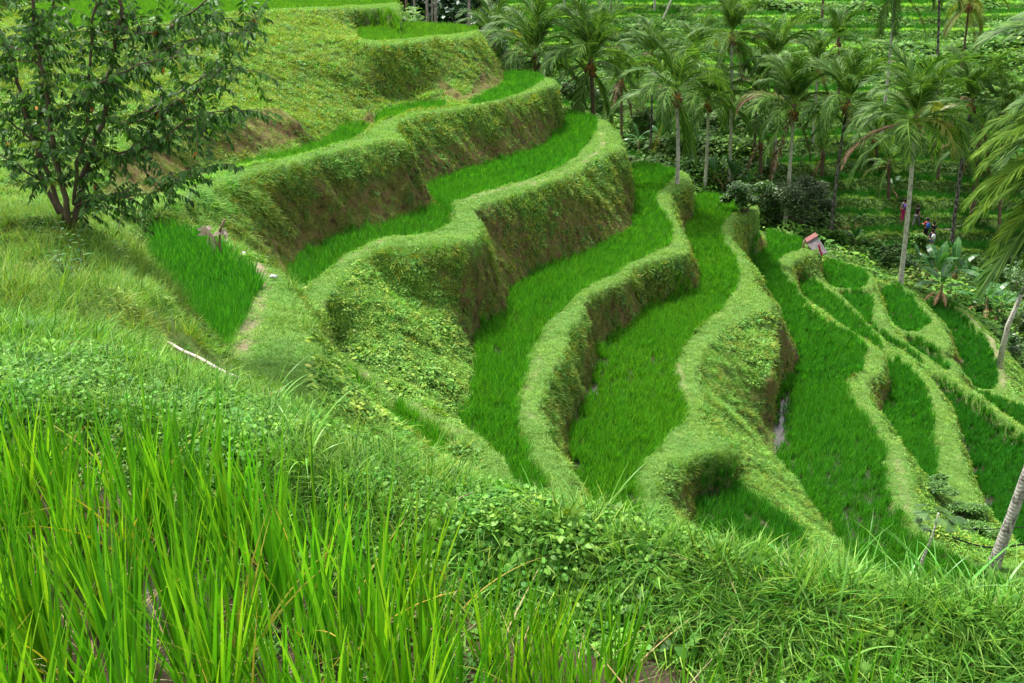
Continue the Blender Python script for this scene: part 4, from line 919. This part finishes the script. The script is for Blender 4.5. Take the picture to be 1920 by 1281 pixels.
for (u_, v_, s_, lab) in ((1197, 292, 1.0, 'banana plant left of the thin dark palm trunk, upright leaves'), (1236, 290, 1.0, 'banana plant close right of the thin dark palm trunk'),
    (1338, 352, .9, 'banana plant just right of the trunk under the hanging fronds'), (1372, 362, .9, 'banana plant behind the end of the pale green paddy'), (1402, 366, .8, 'banana plant against the left side of the grey bush'),
    (1428, 385, .7, 'small banana plant in the shade below the grey bush'), (1600, 478, .8, 'small banana plant among low weeds right of the pink edged board'), (1718, 532, 1.0, 'banana plant immediately right of the white palm trunk'),
    (1750, 545, 1.15, 'banana plant with a pale yellow green leaf right of the white trunk'), (1786, 545, 1.3, 'tallest banana plant, below the walking path'), (1815, 560, 1.1, 'banana plant behind the drooping near frond'),
    (1845, 600, 1.15, 'banana plant with broad dark leaves over the stream'), (1872, 608, 1.1, 'banana plant with a long horizontal leaf at the dark stream bank'), (1672, 372, .7, 'small blue green banana plant beside the short brown palm trunk'), (1760, 575, .9, 'banana plant with brown withered leaves at the lowest terrace edge')):
    banana(hit(u_, v_, 20), s_ * .95, lab, brg, 1 + (u_ > 1700) * 3)

# ------------------------------------------------------------------ bushes and small trees
M_greyleaf = const_leaf('grey_bush_leaf', (.11, .18, .07), (.28, .37, .19), .4, .2)
M_darkleaf = const_leaf('dark_bush_leaf', (.06, .16, .035), (.18, .34, .08), .45, .25, .35, .5)
M_brleaf = const_leaf('fresh_bush_leaf', (.09, .24, .035), (.20, .42, .07), .4, .3)
def crown(name, mat, rng, R3, n, size, lobes=12, dens=.75):
    L = LM(); lb_ = []
    for k in range(lobes):
        a = rng.uniform(0, 6.28); r = rng.uniform(.15, .85); lb_.append((Vector((math.cos(a) * r * R3[0], math.sin(a) * r * R3[1], rng.uniform(-.2, .75) * R3[2])), rng.uniform(.18, .42)))
    for _ in range(n):
        c_, r_ = rng.choice(lb_); d = Vector((rng.gauss(0, 1), rng.gauss(0, 1), rng.gauss(0, 1))).normalized() * (rng.random() ** .45) * r_
        p = c_ + Vector((d.x * R3[0], d.y * R3[1], d.z * R3[2])); a = rng.uniform(0, 6.28); el_ = rng.uniform(-.9, .4)
        dd = Vector((math.cos(a) * math.cos(el_), math.sin(a) * math.cos(el_), math.sin(el_))); sd = Vector((-math.sin(a), math.cos(a), rng.gauss(0, .4))).normalized(); s_ = size * rng.uniform(.6, 1.3)
        L.strip([p, p + dd * s_ * .5, p + dd * s_], [s_ * .2, s_ * .55, s_ * .05], sd, rng.random())
    return L.build(name, mat)
def bush(base, R3, n, size, mat, label, cat='bush', seed=1, group=None, name='bush'):
    rng = random.Random(seed); t = thing(name, base, label, cat, group); b = MB()
    for k in range(6):
        a = k * 1.05; e = Vector((math.cos(a) * R3[0] * .5, math.sin(a) * R3[1] * .5, R3[2] * rng.uniform(.8, 1.3))); b.tube([(0, 0, -.3), e * .35, e * .6], [.04, .03, .01], 6)
    link('stems', b.mesh('stems', M_bark), t); link('foliage', crown('foliage', mat, rng, R3, n, size), t, (0, 0, R3[2] * .75))
bush(hit(1490, 432, 20), (3.0, 2.2, 2.3), 9000, .20, M_greyleaf, 'wide grey green bush behind the pale leaning palm trunk', seed=3)
GS = 'dark bushes crowding the ravine floor'
for k, (u_, v_, r_, m_, lab) in enumerate(((1915, 560, 2.4, M_darkleaf, 'tall dark bush at the right edge above the white sapling trunk'), (1900, 640, 1.8, M_darkleaf, 'dark bush hanging over the stream right of the last banana plant'),
    (1925, 700, 1.6, M_darkleaf, 'dark bush at the right edge beside the pink path'), (1880, 520, 1.6, M_darkleaf, 'dark bush behind the drooping near frond'), (1660, 500, 1.3, M_darkleaf, 'low dark bush left of the foot of the white palm trunk'),
    (1630, 480, 1.0, M_brleaf, 'small fresh green bush near the pink edged board'), (1560, 470, 1.1, M_brleaf, 'fresh green bush around the foot of the dark speckled trunk'), (1722, 470, 1.0, M_brleaf, 'leafy climber covered bush below the hikers'),
    (1265, 300, 1.5, M_brleaf, 'green bush behind the narrow end of the fourth terrace'), (1215, 250, 1.6, M_darkleaf, 'dark bush behind the banana plants left of the thin trunk'), (1130, 205, 1.8, M_darkleaf, 'dark bush under the broad coconut palm'),
    (1395, 400, 1.2, M_darkleaf, 'dark bush under the small banana plants'), (1080, 190, 1.8, M_darkleaf, 'dark bush behind the tip of the third terrace'), (1700, 520, 1.0, M_darkleaf, 'dark weeds heaped against the white palm trunk'), (1440, 415, 1.1, M_darkleaf, 'dark bush low beside the grey bush'))):
    bush(hit(u_, v_, 20), (r_, r_ * .9, r_ * .75), 3200, .17, m_, lab, seed=20 + k, group=GS)
for k, (u_, v_, r_, lab) in enumerate(((1752, 925, .75, 'rounded bush growing on the bank below the small oval paddy'), (1795, 975, .8, 'bush right of the slender sapling'), (1826, 1005, .7, 'low bush left of the foot of the near leaning trunk'))):
    bush(hit(u_, v_, 8), (r_, r_ * .8, r_ * .32), 4200, .075, M_brleaf, lab, seed=50 + k, group='bushes on the lower bank')
# slender sapling with hand shaped leaves
def sapling():
    base = hit(1716, 1100, 8); top = Vector(at_y(1760, 962, base.y)); t = thing('sapling', base, 'slender grey stemmed sapling with flat leaf sprays left of the near leaning trunk', 'sapling')
    e = top - base; b = MB(); b.tube([(0, 0, -.1), e * .35 + Vector((-.02, 0, .05)), e * .7 + Vector((.03, 0, 0)), e], [.045, .04, .03, .02], 7); link('stem', b.mesh('stem', M_tr_pale), t)
    L = LM(); rg = random.Random(8)
    for k in range(16):
        a = k * .9; dr = Vector((math.cos(a), math.sin(a), .25)).normalized(); p1_ = e * rg.uniform(.82, 1.0) + dr * rg.uniform(.25, .55)
        for q_ in range(7):
            a2 = a + (q_ - 3) * .35; d2 = Vector((math.cos(a2), math.sin(a2), -.25)).normalized(); sd = Vector((-math.sin(a2), math.cos(a2), 0)); L.strip([p1_, p1_ + d2 * .14, p1_ + d2 * .28], [.02, .085, .008], sd, rg.random())
    link('foliage', L.build('foliage', M_darkleaf), t)
sapling()
base = hit(1872, 690, 20); top = Vector(at_y(1925, 530, base.y)); t = thing('leaning_sapling', base, 'white barked sapling leaning out of the dark stream bank at the right edge', 'sapling'); b = MB(); b.tube([(0, 0, -.3), (top - base) * .5 + Vector((-.2, 0, 0)), top - base], [.16, .12, .08], 8); link('trunk', b.mesh('trunk', M_tr_pale), t); link('foliage', crown('foliage', M_darkleaf, random.Random(5), (1.6, 1.4, .9), 1500, .16), t, top - base)

# ------------------------------------------------------------------ broad leaved tree on the left bank
M_lt = const_leaf('left_tree_leaf', (.07, .20, .04), (.20, .42, .09), .6, .32, .5, .3)
M_ltn = const_leaf('young_tree_leaf', (.16, .32, .04), (.40, .50, .06), .3, .4, .35, .5)
M_lto = const_leaf('withered_tree_leaf', (.38, .13, .03), (.5, .26, .06), .3, .2, .6, .2)
def left_tree():
    rg = random.Random(21); base = hit(128, 432, 8); Y = base.y; t = thing('broadleaf_tree', base, 'many stemmed tree with dark glossy drooping leaves on the left bank', 'tree')
    def W(u, v, dy=0): return Vector(at_y(u, v, Y + dy)) - base
    limbs = [([(130,432,0),(140,385,0),(158,330,.1),(175,285,.1),(192,220,.2),(205,165,.2),(218,80,.3),(222,20,.3),(218,-60,.3)], .055, .022),
      ([(218,62,.3),(260,60,.1),(310,55,-.1),(345,35,-.2),(420,-20,-.3)], .022, .010), ([(217,62,.3),(195,25,.3),(172,-20,.4),(150,-70,.4)], .025, .015), ([(225,75,.3),(290,65,.6),(360,40,.7),(430,30,.7)], .016, .007),
      ([(128,420,0),(118,370,-.2),(106,300,-.3),(98,230,-.3),(80,150,-.4),(70,60,-.4),(60,-60,-.4)], .05, .02), ([(122,415,.1),(100,345,.3),(72,290,.4),(45,210,.5),(22,130,.5),(0,60,.6),(-40,-50,.6)], .04, .02),
      ([(110,400,.2),(80,330,.6),(70,250,.7),(85,170,.8),(95,80,.8),(100,-40,.8)], .04, .015), ([(140,382,0),(145,300,-.3),(165,230,-.5),(160,130,-.5),(175,60,-.6),(190,-50,-.6)], .03, .012),
      ([(140,388,0),(185,372,-.3),(230,372,-.5),(290,362,-.6),(340,335,-.7),(396,312,-.8)], .018, .005), ([(170,300,.1),(215,285,-.1),(260,282,-.2),(310,255,-.3),(350,222,-.3),(400,210,-.4),(468,205,-.5)], .022, .005),
      ([(190,228,.2),(240,235,.5),(290,195,.6),(340,170,.6),(400,130,.7),(470,135,.7)], .022, .005), ([(250,232,.5),(305,205,.2),(360,180,.1),(420,120,.1),(478,30,.2)], .015, .005), ([(165,320,.1),(215,300,.5),(250,270,.7),(300,240,.8),(370,235,.9),(450,215,.9)], .015, .004),
      ([(100,345,.3),(60,330,0),(20,300,-.2),(-30,280,-.3)], .02, .008), ([(60,262,.5),(20,230,.5),(-40,200,.6)], .02, .008), ([(98,230,-.3),(150,190,-.6),(200,150,-.8),(260,120,-.9),(330,100,-.9)], .02, .006), ([(205,165,.2),(260,130,-.2),(320,90,-.3),(390,70,-.4),(450,60,-.4)], .018, .005), ([(130,400,0),(170,395,.4),(210,390,.5),(240,400,.5)], .012, .005), ([(95,150,0),(40,100,-.2),(-20,80,-.2)], .02, .008)]
    bw = MB(); tips = []
    for pts, r0, r1 in limbs:
        P = [W(*p) for p in pts]
        P = [P[0]] + [p + Vector((rg.gauss(0, .03), rg.gauss(0, .05), rg.gauss(0, .02))) for p in P[1:]]
        Q = []
        for i in range(len(P) - 1):
            for k in range(4): Q.append(P[i].lerp(P[i + 1], k / 4) + Vector((rg.gauss(0, .012), rg.gauss(0, .012), rg.gauss(0, .008))))
        Q.append(P[-1]); m_ = len(Q); bw.tube(Q, [r0 + (r1 - r0) * i / m_ for i in range(m_)], 7)
        tot = sum((Q[i + 1] - Q[i]).length for i in range(m_ - 1))
        nt_ = int(tot / .060)
        for k in range(nt_):
            f = rg.uniform(.22 if r0 > .03 else .08, 1.0); i = min(int(f * (m_ - 1)), m_ - 2); q = Q[i].lerp(Q[i + 1], rg.random()); d = (Q[i + 1] - Q[i]).normalized()
            dv = (d * rg.uniform(.2, 1) + Vector((rg.gauss(0, .8), rg.gauss(0, .9), rg.gauss(.1, .5)))).normalized(); tips.append((q, dv, rg.uniform(.22, .62)))
        tips.append((Q[-1], (Q[-1] - Q[-4]).normalized(), .45))
    L = LM(); Ln = LM(); Lo = LM()
    for q, dv, ln in tips:
        pts = [q]; p = q.copy(); v_ = dv.copy(); n_ = max(4, int(ln / .05))
        for k in range(n_): p = p + v_ * ln / n_; v_ = (v_ + Vector((0, 0, -.07))).normalized(); pts.append(p.copy())
        bw.tube(pts[::2] if n_ > 4 else pts, .0045, 3, False)
        young = rg.random() < .045
        for k in range(1, len(pts)):
            for sg in (-1, 1):
                if rg.random() < .12: continue
                sd = v_.cross(Vector((0, 0, 1))); sd = sd.normalized() if sd.length > .1 else Vector((1, 0, 0)); d2 = (sd * sg * rg.uniform(.4, 1) + v_ * .45 + Vector((0, 0, rg.uniform(-.95, -.1)))).normalized()
                wv_ = (d2.cross(v_) * .7 + Vector((rg.gauss(0, .5), rg.gauss(0, .5), rg.gauss(0, .3)))).cross(d2); wv_ = wv_.normalized() if wv_.length > .05 else sd
                s_ = rg.uniform(.07, .12); T = Ln if young and k > len(pts) * .4 else (Lo if rg.random() < .004 else L); c_ = pts[k]
                T.strip([c_, c_ + d2 * s_ * .3, c_ + d2 * s_ * .65 + Vector((0, 0, -.008)), c_ + d2 * s_ + Vector((0, 0, -.025))], [s_ * .1, s_ * .44, s_ * .40, s_ * .03], wv_, rg.random())
    link('trunk', bw.mesh('trunk', M_bark), t); link('foliage', L.build('foliage', M_lt), t); link('young_leaves', Ln.build('young_leaves', M_ltn), t); link('withered_leaves', Lo.build('withered_leaves', M_lto), t)
left_tree()
# milkweed like plants on the left bank
def herb(u, v, h, n, label, mat=M_brleaf, sz=.11, ymin=3):
    base = hit(u, v, ymin); t = thing('leafy_herb', base, label, 'plant'); b = MB(); L = LM(); rg = random.Random(int(u * 7 + v))
    for s_ in range(n):
        a = rg.uniform(0, 6.28); tip = Vector((math.cos(a) * h * .35, math.sin(a) * h * .35, h * rg.uniform(.6, 1))); b.tube([(0, 0, -.05), tip * .5 + Vector((0, 0, .03)), tip], [.007, .006, .004], 5)
        for k in range(9):
            f = .3 + .7 * k / 9; p = tip * f; a2 = k * 2.4; d2 = Vector((math.cos(a2), math.sin(a2), .25)).normalized(); q_ = sz * rg.uniform(.7, 1.1); L.strip([p, p + d2 * q_ * .5, p + d2 * q_ - Vector((0, 0, q_ * .15))], [.01, q_ * .42, .008], Vector((-math.sin(a2), math.cos(a2), 0)), rg.random())
    link('stem', b.mesh('stem', M_bst), t); link('leaves', L.build('leaves', mat), t)
M_milk = const_leaf('blue_green_leaf', (.05, .20, .06), (.20, .42, .12), .35, .3)
herb(135, 545, .55, 6, 'leafy blue green plant standing in the long grass below the tree', M_milk, .13)
herb(155, 500, .75, 2, 'taller two stemmed leafy plant behind the blue green one', M_milk, .13)
herb(350, 400, .5, 4, 'dark leafy herb at the left end of the long terrace edge', M_milk, .12, 8)
herb(492, 470, .45, 2, 'small yellow green seedling beside the footpath', M_ltn, .10, 8)
# ------------------------------------------------------------------ small things
M_bam = simple('pale_bamboo', [(.3, (.42, .36, .30)), (.7, (.72, .66, .60))], 8, .6, .2, None, (1, 1, 1))
M_dead = simple('dead_wood', [(.3, (.12, .07, .045)), (.7, (.36, .25, .18))], 9, .9, .4)
M_dleaf = simple('withered_leaf', [(.3, (.38, .28, .22)), (.7, (.75, .64, .54))], 9, .9, .3)
# fallen pole
a = Vector(at_h(310, 637, 0)) if False else hit(308, 640, 6); b_ = hit(445, 708, 4)
a = hit(309, 641, 4) * .95; b_ = Vector(at_y(450, 711, 5.3))
t = thing('bamboo_pole', a, 'pale thin pole lying over the corner of the near dark green paddy', 'pole'); m_ = MB(); d_ = b_ - a
m_.tube([d_ * (k / 10) + Vector((0, 0, .006 * math.sin(k * 1.3))) for k in range(11)], [.017 - .0008 * k for k in range(11)], 8); link('shaft', m_.mesh('shaft', M_bam), t)
m_ = MB()
for k in range(1, 10): p = d_ * (k / 10) + Vector((0, 0, .006 * math.sin(k * 1.3))); m_.tube([p - d_.normalized() * .008, p + d_.normalized() * .008], .0195 - .0008 * k, 8)
link('nodes', m_.mesh('nodes', M_dead), t)
# forked stick hung with dead leaves
base = hit(421, 505, 8); Y = base.y; W = lambda u, v, dy=0: Vector(at_y(u, v, Y + dy)) - base
t = thing('forked_stake', base, 'forked dead stick draped with withered leaves in the near paddy', 'stake'); m_ = MB()
m_.tube([W(421, 522), W(417, 490), W(412, 463), W(411, 440), W(411, 428)], [.035, .03, .026, .022, .018], 7); m_.tube([W(412, 465), W(402, 450, .1), W(392, 438, .1), (W(384, 430, .1))], [.022, .02, .022, .018], 7); m_.tube([W(412, 436), W(416, 424), W(421, 412)], [.016, .026, .028], 7)
link('stick', m_.mesh('stick', M_dead), t); L = LM(); rg = random.Random(4)
for (u0, v0, u1, v1) in ((392,438,370,430),(392,438,371,441),(391,436,378,426),(390,436,396,428),(392,439,384,428),(392,440,400,444),(400,442,412,438),(412,438,425,432),(412,438,427,440),(424,436,428,448),(420,440,426,452),(392,440,388,460),(394,441,397,470),(396,441,402,480),(398,441,407,488),(390,440,392,466),(402,442,404,470),(420,438,424,458),(386,428,398,430)):
    a_, c_ = W(u0, v0, rg.uniform(-.1, .1)), W(u1, v1, rg.uniform(-.25, .25)); thin = abs(v1 - v0) > 18; w0 = .02 if thin else .10
    md = a_.lerp(c_, .5) + Vector((0, 0, .03)); L.strip([a_, md, c_], [w0 * .7, w0, w0 * .4], Vector((0, .3, 1)).normalized() if not thin else Vector((1, 0, 0)), rg.random())
me = L.build('withered_leaves', M_dleaf); link('withered_leaves', me, t)
# scraps of pale litter beside the path
M_wh = simple('pale_litter', [(.3, (.55, .56, .58)), (.7, (.8, .8, .8))], 9, .6, .1)
rg = random.Random(6)
for k, (u, v, lab) in enumerate(((438, 486, 'crumpled pale litter scrap beside the forked stick'), (458, 484, 'pale litter scrap just right of the one beside the forked stick'), (514, 527, 'white litter scrap right of the footpath'), (430, 492, 'small pale litter scrap nearest the forked stick'))):
    p = hit(u, v, 8); m_ = MB(); m_.blob((0, 0, .09), .055, k + 3, .5, 2, (1.3, .8, .6)); tag(link('litter_scrap', m_.mesh('litter_scrap', M_wh), None, p), lab, 'litter', 'pale litter along the footpath')
# board with a pink edge and red garland
M_brd = simple('grey_board', [(.3, (.10, .09, .09)), (.7, (.24, .22, .23))], 4, .7, .2, None, (1, 8, 1)); M_pink = simple('pink_ridge', [(.3, (.30, .12, .11)), (.7, (.40, .19, .17))], 5, .6, .1); M_red = simple('red_flower', [(.3, (.35, .02, .05)), (.7, (.6, .05, .10))], 5, .6, .1)
Y = hit(1535, 480, 40).y + .8
q = [Vector(at_y(1508, 450, Y)), Vector(at_y(1529, 438, Y + .6)), Vector(at_y(1552, 473, Y - .2)), Vector(at_y(1533, 482, Y - .9))]
base = Vector((q[3].x, q[3].y, zat(q[3].x, q[3].y))); t = thing('roof_board', base, 'tilted grey board with a pink upper edge leaning beyond the tip of a paddy', 'board'); q = [p - base for p in q]
def slab(name, q, th, mat):
    m_ = MB(); nrm = (q[1] - q[0]).cross(q[3] - q[0]).normalized() * th; m_.v = [p for p in q] + [p + nrm for p in q]; m_.f = [(0, 1, 2, 3), (7, 6, 5, 4), (0, 4, 5, 1), (1, 5, 6, 2), (2, 6, 7, 3), (3, 7, 4, 0)]; return link(name, m_.mesh(name, mat, False), t)
slab('panel', q, .05, M_brd); nn_ = (q[1] - q[0]).cross(q[3] - q[0]).normalized()
sg_n = 1 if nn_.dot(-(base)) > 0 else -1
e1 = (q[3] - q[0]); slab('upper_edge', [q[0] + nn_ * .06 * sg_n - e1 * .03, q[1] + nn_ * .06 * sg_n - e1 * .03, q[1] + e1 * .17 + nn_ * .06 * sg_n, q[0] + e1 * .17 + nn_ * .06 * sg_n], .05, M_pink)
m_ = MB()
for a_ in (q[0], q[1]): m_.tube([a_ + Vector((0, 0, -.02)), Vector((a_.x, a_.y, zat(base.x + a_.x, base.y + a_.y) - base.z - .2))], .05, 6)
link('post', m_.mesh('post', M_dead), t); m_ = MB()
for k in range(9): p = Vector(at_y(1535 + k * .75 + rg.uniform(-1, 1), 460 + k * 2.2, Y - .9)) - base; m_.blob(p, .06, k, .3, 1)
link('garland', m_.mesh('garland', M_red), t)

# ------------------------------------------------------------------ hikers
def skin(name, verts, edges, rad, mat, parent, lv=2, root=0):
    me = bpy.data.meshes.new(name); me.from_pydata([tuple(v) for v in verts], edges, []); o = link(name, me, parent)
    md = o.modifiers.new('skin', 'SKIN'); md.use_smooth_shade = True
    for k, d_ in enumerate(me.skin_vertices[0].data):
        d_.radius = rad[k] if hasattr(rad[k], '__len__') else (rad[k], rad[k]); d_.use_root = (k == root)
    ss = o.modifiers.new('sub', 'SUBSURF'); ss.levels = lv; ss.render_levels = lv; me.materials.append(mat); return o
def flat(name, c, r=.8): m, nt, b = base_mat(name, r); tc = nt.nodes.new('ShaderNodeTexCoord'); f = noise(nt, 9, 4, .6, tc.outputs['Object']); nt.links.new(ramp(nt, f, [(.3, tuple(x * .8 for x in c)), (.7, tuple(min(1, x * 1.15) for x in c))]), b.inputs['Base Color']); return m
M_skin = flat('skin', (.48, .27, .19), .6); M_hair = flat('dark_hair', (.02, .014, .01)); M_shoe = flat('white_shoe', (.6, .6, .6))
CL = {n_: flat(n_ + '_cloth', c_) for n_, c_ in dict(purple=(.18, .08, .35), magenta=(.45, .03, .14), black=(.015, .015, .02), navy=(.03, .04, .08), red=(.5, .03, .04), blue=(.03, .12, .45), denim=(.15, .22, .33), white=(.7, .7, .7), grey=(.16, .17, .18)).items()}
def person(base, rz, label, shirt, legs, short=False, pack=None, walk=.1, arms=0, h=1.68, hat=None):
    t = thing('person', base, label, 'person', None, rz); s = h / 1.7
    def V(*p): return Vector(p) * s
    J = [V(0,0,.95), V(0,.0,1.12), V(0,-.01,1.30), V(0,0,1.43), V(0,.01,1.51), V(0,.02,1.58), V(0,.02,1.66),
         V(.09,0,.90), V(.10,walk*.5,.50), V(.10,walk,.09), V(.10,walk+.13,.04), V(-.09,0,.90), V(-.10,-walk*.2,.50), V(-.10,-walk,.10), V(-.10,-walk+.13,.04),
         V(.17,0,1.39), V(.23,-.03+arms*.05,1.14+arms*.08), V(.22,.10+arms*.2,.93+arms*.35), V(.215,.15+arms*.22,.86+arms*.38), V(-.17,0,1.39), V(-.23,.03,1.14+arms*.08), V(-.22,.09+arms*.2,.93+arms*.35), V(-.215,.13+arms*.22,.86+arms*.38)]
    E = [(0,1),(1,2),(2,3),(3,4),(4,5),(5,6),(0,7),(7,8),(8,9),(9,10),(0,11),(11,12),(12,13),(13,14),(3,15),(15,16),(16,17),(17,18),(3,19),(19,20),(20,21),(21,22)]
    R = [(.13,.10),(.11,.085),(.14,.10),(.11,.08),(.05,.05),(.085,.095),(.07,.085),.085,.055,.04,.035,.085,.055,.04,.035,.055,.042,.033,.03,.055,.042,.033,.03]
    R = [tuple(x * s for x in (r if isinstance(r, tuple) else (r, r))) for r in R]
    skin('body', J, E, R, M_skin, t)
    g = 1.14
    skin('shirt', [V(0,0,.93), J[1], J[2], V(0,0,1.42), J[15], J[15].lerp(J[16], .6), J[19], J[19].lerp(J[20], .6)], [(0,1),(1,2),(2,3),(3,4),(4,5),(3,6),(6,7)], [(.145*s,.115*s),(.125*s,.10*s),(.155*s,.115*s),(.10*s,.085*s),.07*s,.055*s,.07*s,.055*s], CL[shirt], t)
    f = .45 if short else .96
    skin('trousers' if not short else 'shorts', [V(0,0,.97), J[7], J[7].lerp(J[8], min(1, f * 1.0)), J[11], J[11].lerp(J[12], min(1, f))] + ([] if short else [J[9], J[13]]), [(0,1),(1,2),(0,3),(3,4)] + ([] if short else [(2,5),(4,6)]), [(.145*s,.115*s), .105*s, (.09 if short else .075)*s, .105*s, (.09 if short else .075)*s] + ([] if short else [.055*s, .055*s]), CL[legs], t)
    m_ = MB(); m_.blob(V(0, -.02, 1.66), .115 * s, 2, .08, 2, (.95, 1.0, 1.05)); m_.blob(V(0, -.08, 1.58), .07 * s, 3, .1, 2, (1, .7, 1.4)); link('hair', m_.mesh('hair', M_hair), t)
    for k in (10, 14): m_ = MB(); m_.blob(J[k] + Vector((0, -.05, .01)), .07 * s, 1, .05, 2, (.75, 1.7, .7)); link('shoe', m_.mesh('shoe', M_shoe), t)
    if pack: m_ = MB(); m_.blob(V(0, -.19, 1.20), .17 * s, 5, .08, 3, (.9, .65, 1.35)); link('backpack', m_.mesh('backpack', CL[pack]), t)
    return t
def hk(u, v): return hit(u, v, 40)
person(hk(1690, 424), .3, 'hiker in magenta trousers with a purple backpack half behind the white palm trunk', 'grey', 'magenta', pack='purple', walk=.05)
person(hk(1716, 430), -1.2, 'hiker in a black shirt and grey trousers striding on the path', 'black', 'grey', walk=.26)
person(hk(1733, 456), .1, 'hiker in a red shirt and black trousers wearing a blue backpack', 'red', 'black', pack='blue', walk=.08, arms=1)
person(hk(1743, 474), .15, 'hiker in denim shorts and a dark top, bare legged, lowest on the steps', 'navy', 'denim', short=True, pack='white', walk=.05)
person(hk(1746, 460), -.4, 'hiker in a black top mostly hidden behind the one in denim shorts', 'black', 'navy', walk=.05, arms=1, h=1.72)
person(hk(1834, 422), -1.5, 'hiker in a white shirt and dark trousers walking alone at the right', 'white', 'black', pack=None, walk=.2, arms=.7)
M_st = simple('path_stone', [(.3, (.30, .24, .18)), (.7, (.58, .48, .36))], 6, .9, .4)
for k in range(5):
    p = hk(1722 + k * 4 - (k % 2) * 3, 441 + k * 6.5); m_ = MB(); m_.box((0, 0, .03), (1.1, .30, .14)); o = link('stone_step', m_.mesh('stone_step', M_st, False), None, p, (0, 0, .15)); tag(o, ['topmost', 'second highest', 'middle', 'second lowest', 'lowest'][k] + ' stone step of the short flight by the hikers', 'step', 'stone steps on the path')
for k in range(11):
    p = hk(1752 + k * 6.3, 434.5 - k * .45); m_ = MB(); m_.blob((0, 0, .05), .17, k, .4, 2, (1.2, .8, .4)); tag(link('path_stone', m_.mesh('path_stone', M_st), None, p), ('%s pale stone from the steps in the row edging the path' % ['first','second','third','fourth','fifth','sixth','seventh','eighth','ninth','tenth','last'][k]), 'stone', 'pale stones edging the path')
# sagging black cables behind the near trunk
M_cab = flat('black_cable', (.01, .01, .01))
for (pts, lab) in (([(1786, 1008), (1820, 1020), (1850, 1026), (1885, 1026), (1935, 1018)], 'thicker sagging black cable crossing behind the near palm trunk'), ([(1800, 992), (1850, 993), (1935, 988)], 'upper thin black cable crossing behind the near palm trunk')):
    Y = hit(1857, 1068, 8).y + .35; P = [Vector(at_y(u, v, Y)) for u, v in pts]; P = [P[i].lerp(P[i + 1], k / 6) for i in range(len(P) - 1) for k in range(6)] + [P[-1]]; m_ = MB(); m_.tube([p - P[0] for p in P], .022 if 'thick' in lab else .012, 6)
    tag(link('cable', m_.mesh('cable', M_cab), None, P[0]), lab, 'cable')
# ferns on the rim of the mound
M_fern = const_leaf('fern_leaf', (.22, .38, .04), (.42, .55, .08), .3, .4)
def fern(u, v, n, h, label, seed):
    base = hit(u, v, 2); t = thing('fern', base, label, 'fern', 'ferns on the mound rim'); rg = random.Random(seed)
    for q_ in range(n):
        L = LM(); a = rg.uniform(0, 6.28); d = Vector((math.cos(a) * .35, math.sin(a) * .35, 1)).normalized(); sd = d.cross(Vector((0, 1, 0))).normalized(); p = Vector((0, 0, 0)); m = 16
        for k in range(m):
            p2 = p + d * h / m; w = h * .34 * (1 - k / m) * (1 if k > 2 else .3)
            for s_ in (-1, 1): L.strip([p, p + (sd * s_ + d * .35).normalized() * w * .6, p + (sd * s_ + d * .35).normalized() * w], [h / m * .8, h / m * .7, .001], d, rg.random())
            L.strip([p, p2], [.003, .003], sd, .9); p = p2; d = (d + Vector((math.cos(a) * .05, math.sin(a) * .05, -.02))).normalized()
        link('frond', L.build('frond', M_fern), t)
fern(980, 945, 1, .11, 'single upright yellow green fern on the rim below the fourth terrace', 1); fern(1040, 985, 4, .09, 'low yellow fern tuft right of the single upright fern', 2)
fern(1088, 988, 4, .09, 'yellow fern tuft farthest right of the pair on the middle of the rim', 3); fern(1532, 1130, 2, .10, 'small fern on the rim near the right end of the mound', 4)
# wood beyond the upper terrace
M_for = const_leaf('forest_leaf', (.02, .075, .03), (.07, .20, .06), .5, .2)
M_gtr = trunk_mat('grey_tree_bark', (.10, .085, .07), (.42, .38, .34), 4)
for k, (u, v, u2, r_, lab) in enumerate(((763,39,759,.14,'leftmost brown trunk of the far wood'),(778,41,773,.10,'second thin trunk from the left in the far wood'),(803,42,796,.13,'leaning pale trunk in the middle of the far wood'),(809,42,808,.09,'thin straight pale trunk beside the leaning one'),(815,42,815,.15,'thickest pale trunk of the far wood'),(880,45,876,.13,'pale trunk alone at the right of the far wood'))):
    base = Vector(gp(u, 88)); top = Vector(at_y(u2, -150, 88)); t = thing('forest_tree', base, lab + ', crown out of view', 'tree', 'trees of the far wood')
    m_ = MB(); m_.tube([(0, 0, -.3), (top - base) * .5 + Vector((.1, 0, 0)), top - base], [r_ * 1.2, r_, r_ * .7], 8); link('trunk', m_.mesh('trunk', M_gtr if k else M_tr_brown), t)
    link('crown', crown('crown', M_for, random.Random(k), (3, 3, 2.5), 1500, .4), t, top - base)
FM = []
for k in range(3): FM.append(crown('forest_clump', M_for, random.Random(60 + k), (2.0, 2.0, 2.6), 900, .42))
n = 70; P = []
for k in range(n):
    u_ = RNG.uniform(735, 930); y_ = RNG.uniform(92, 112); g_ = gp(u_, y_); P.append((g_[0], g_[1], g_[2] + RNG.uniform(.5, 11)))
scatter('far_wood', FM, np.array(P), rots(n), np.full((n, 3), 1.0) * RNG.uniform(.8, 1.4, (n, 1)), np.ones((n, 3)), RNG.integers(0, 3, n), 'dark wood closing the view behind the upper terrace')
# a few pale boulders on the far slope
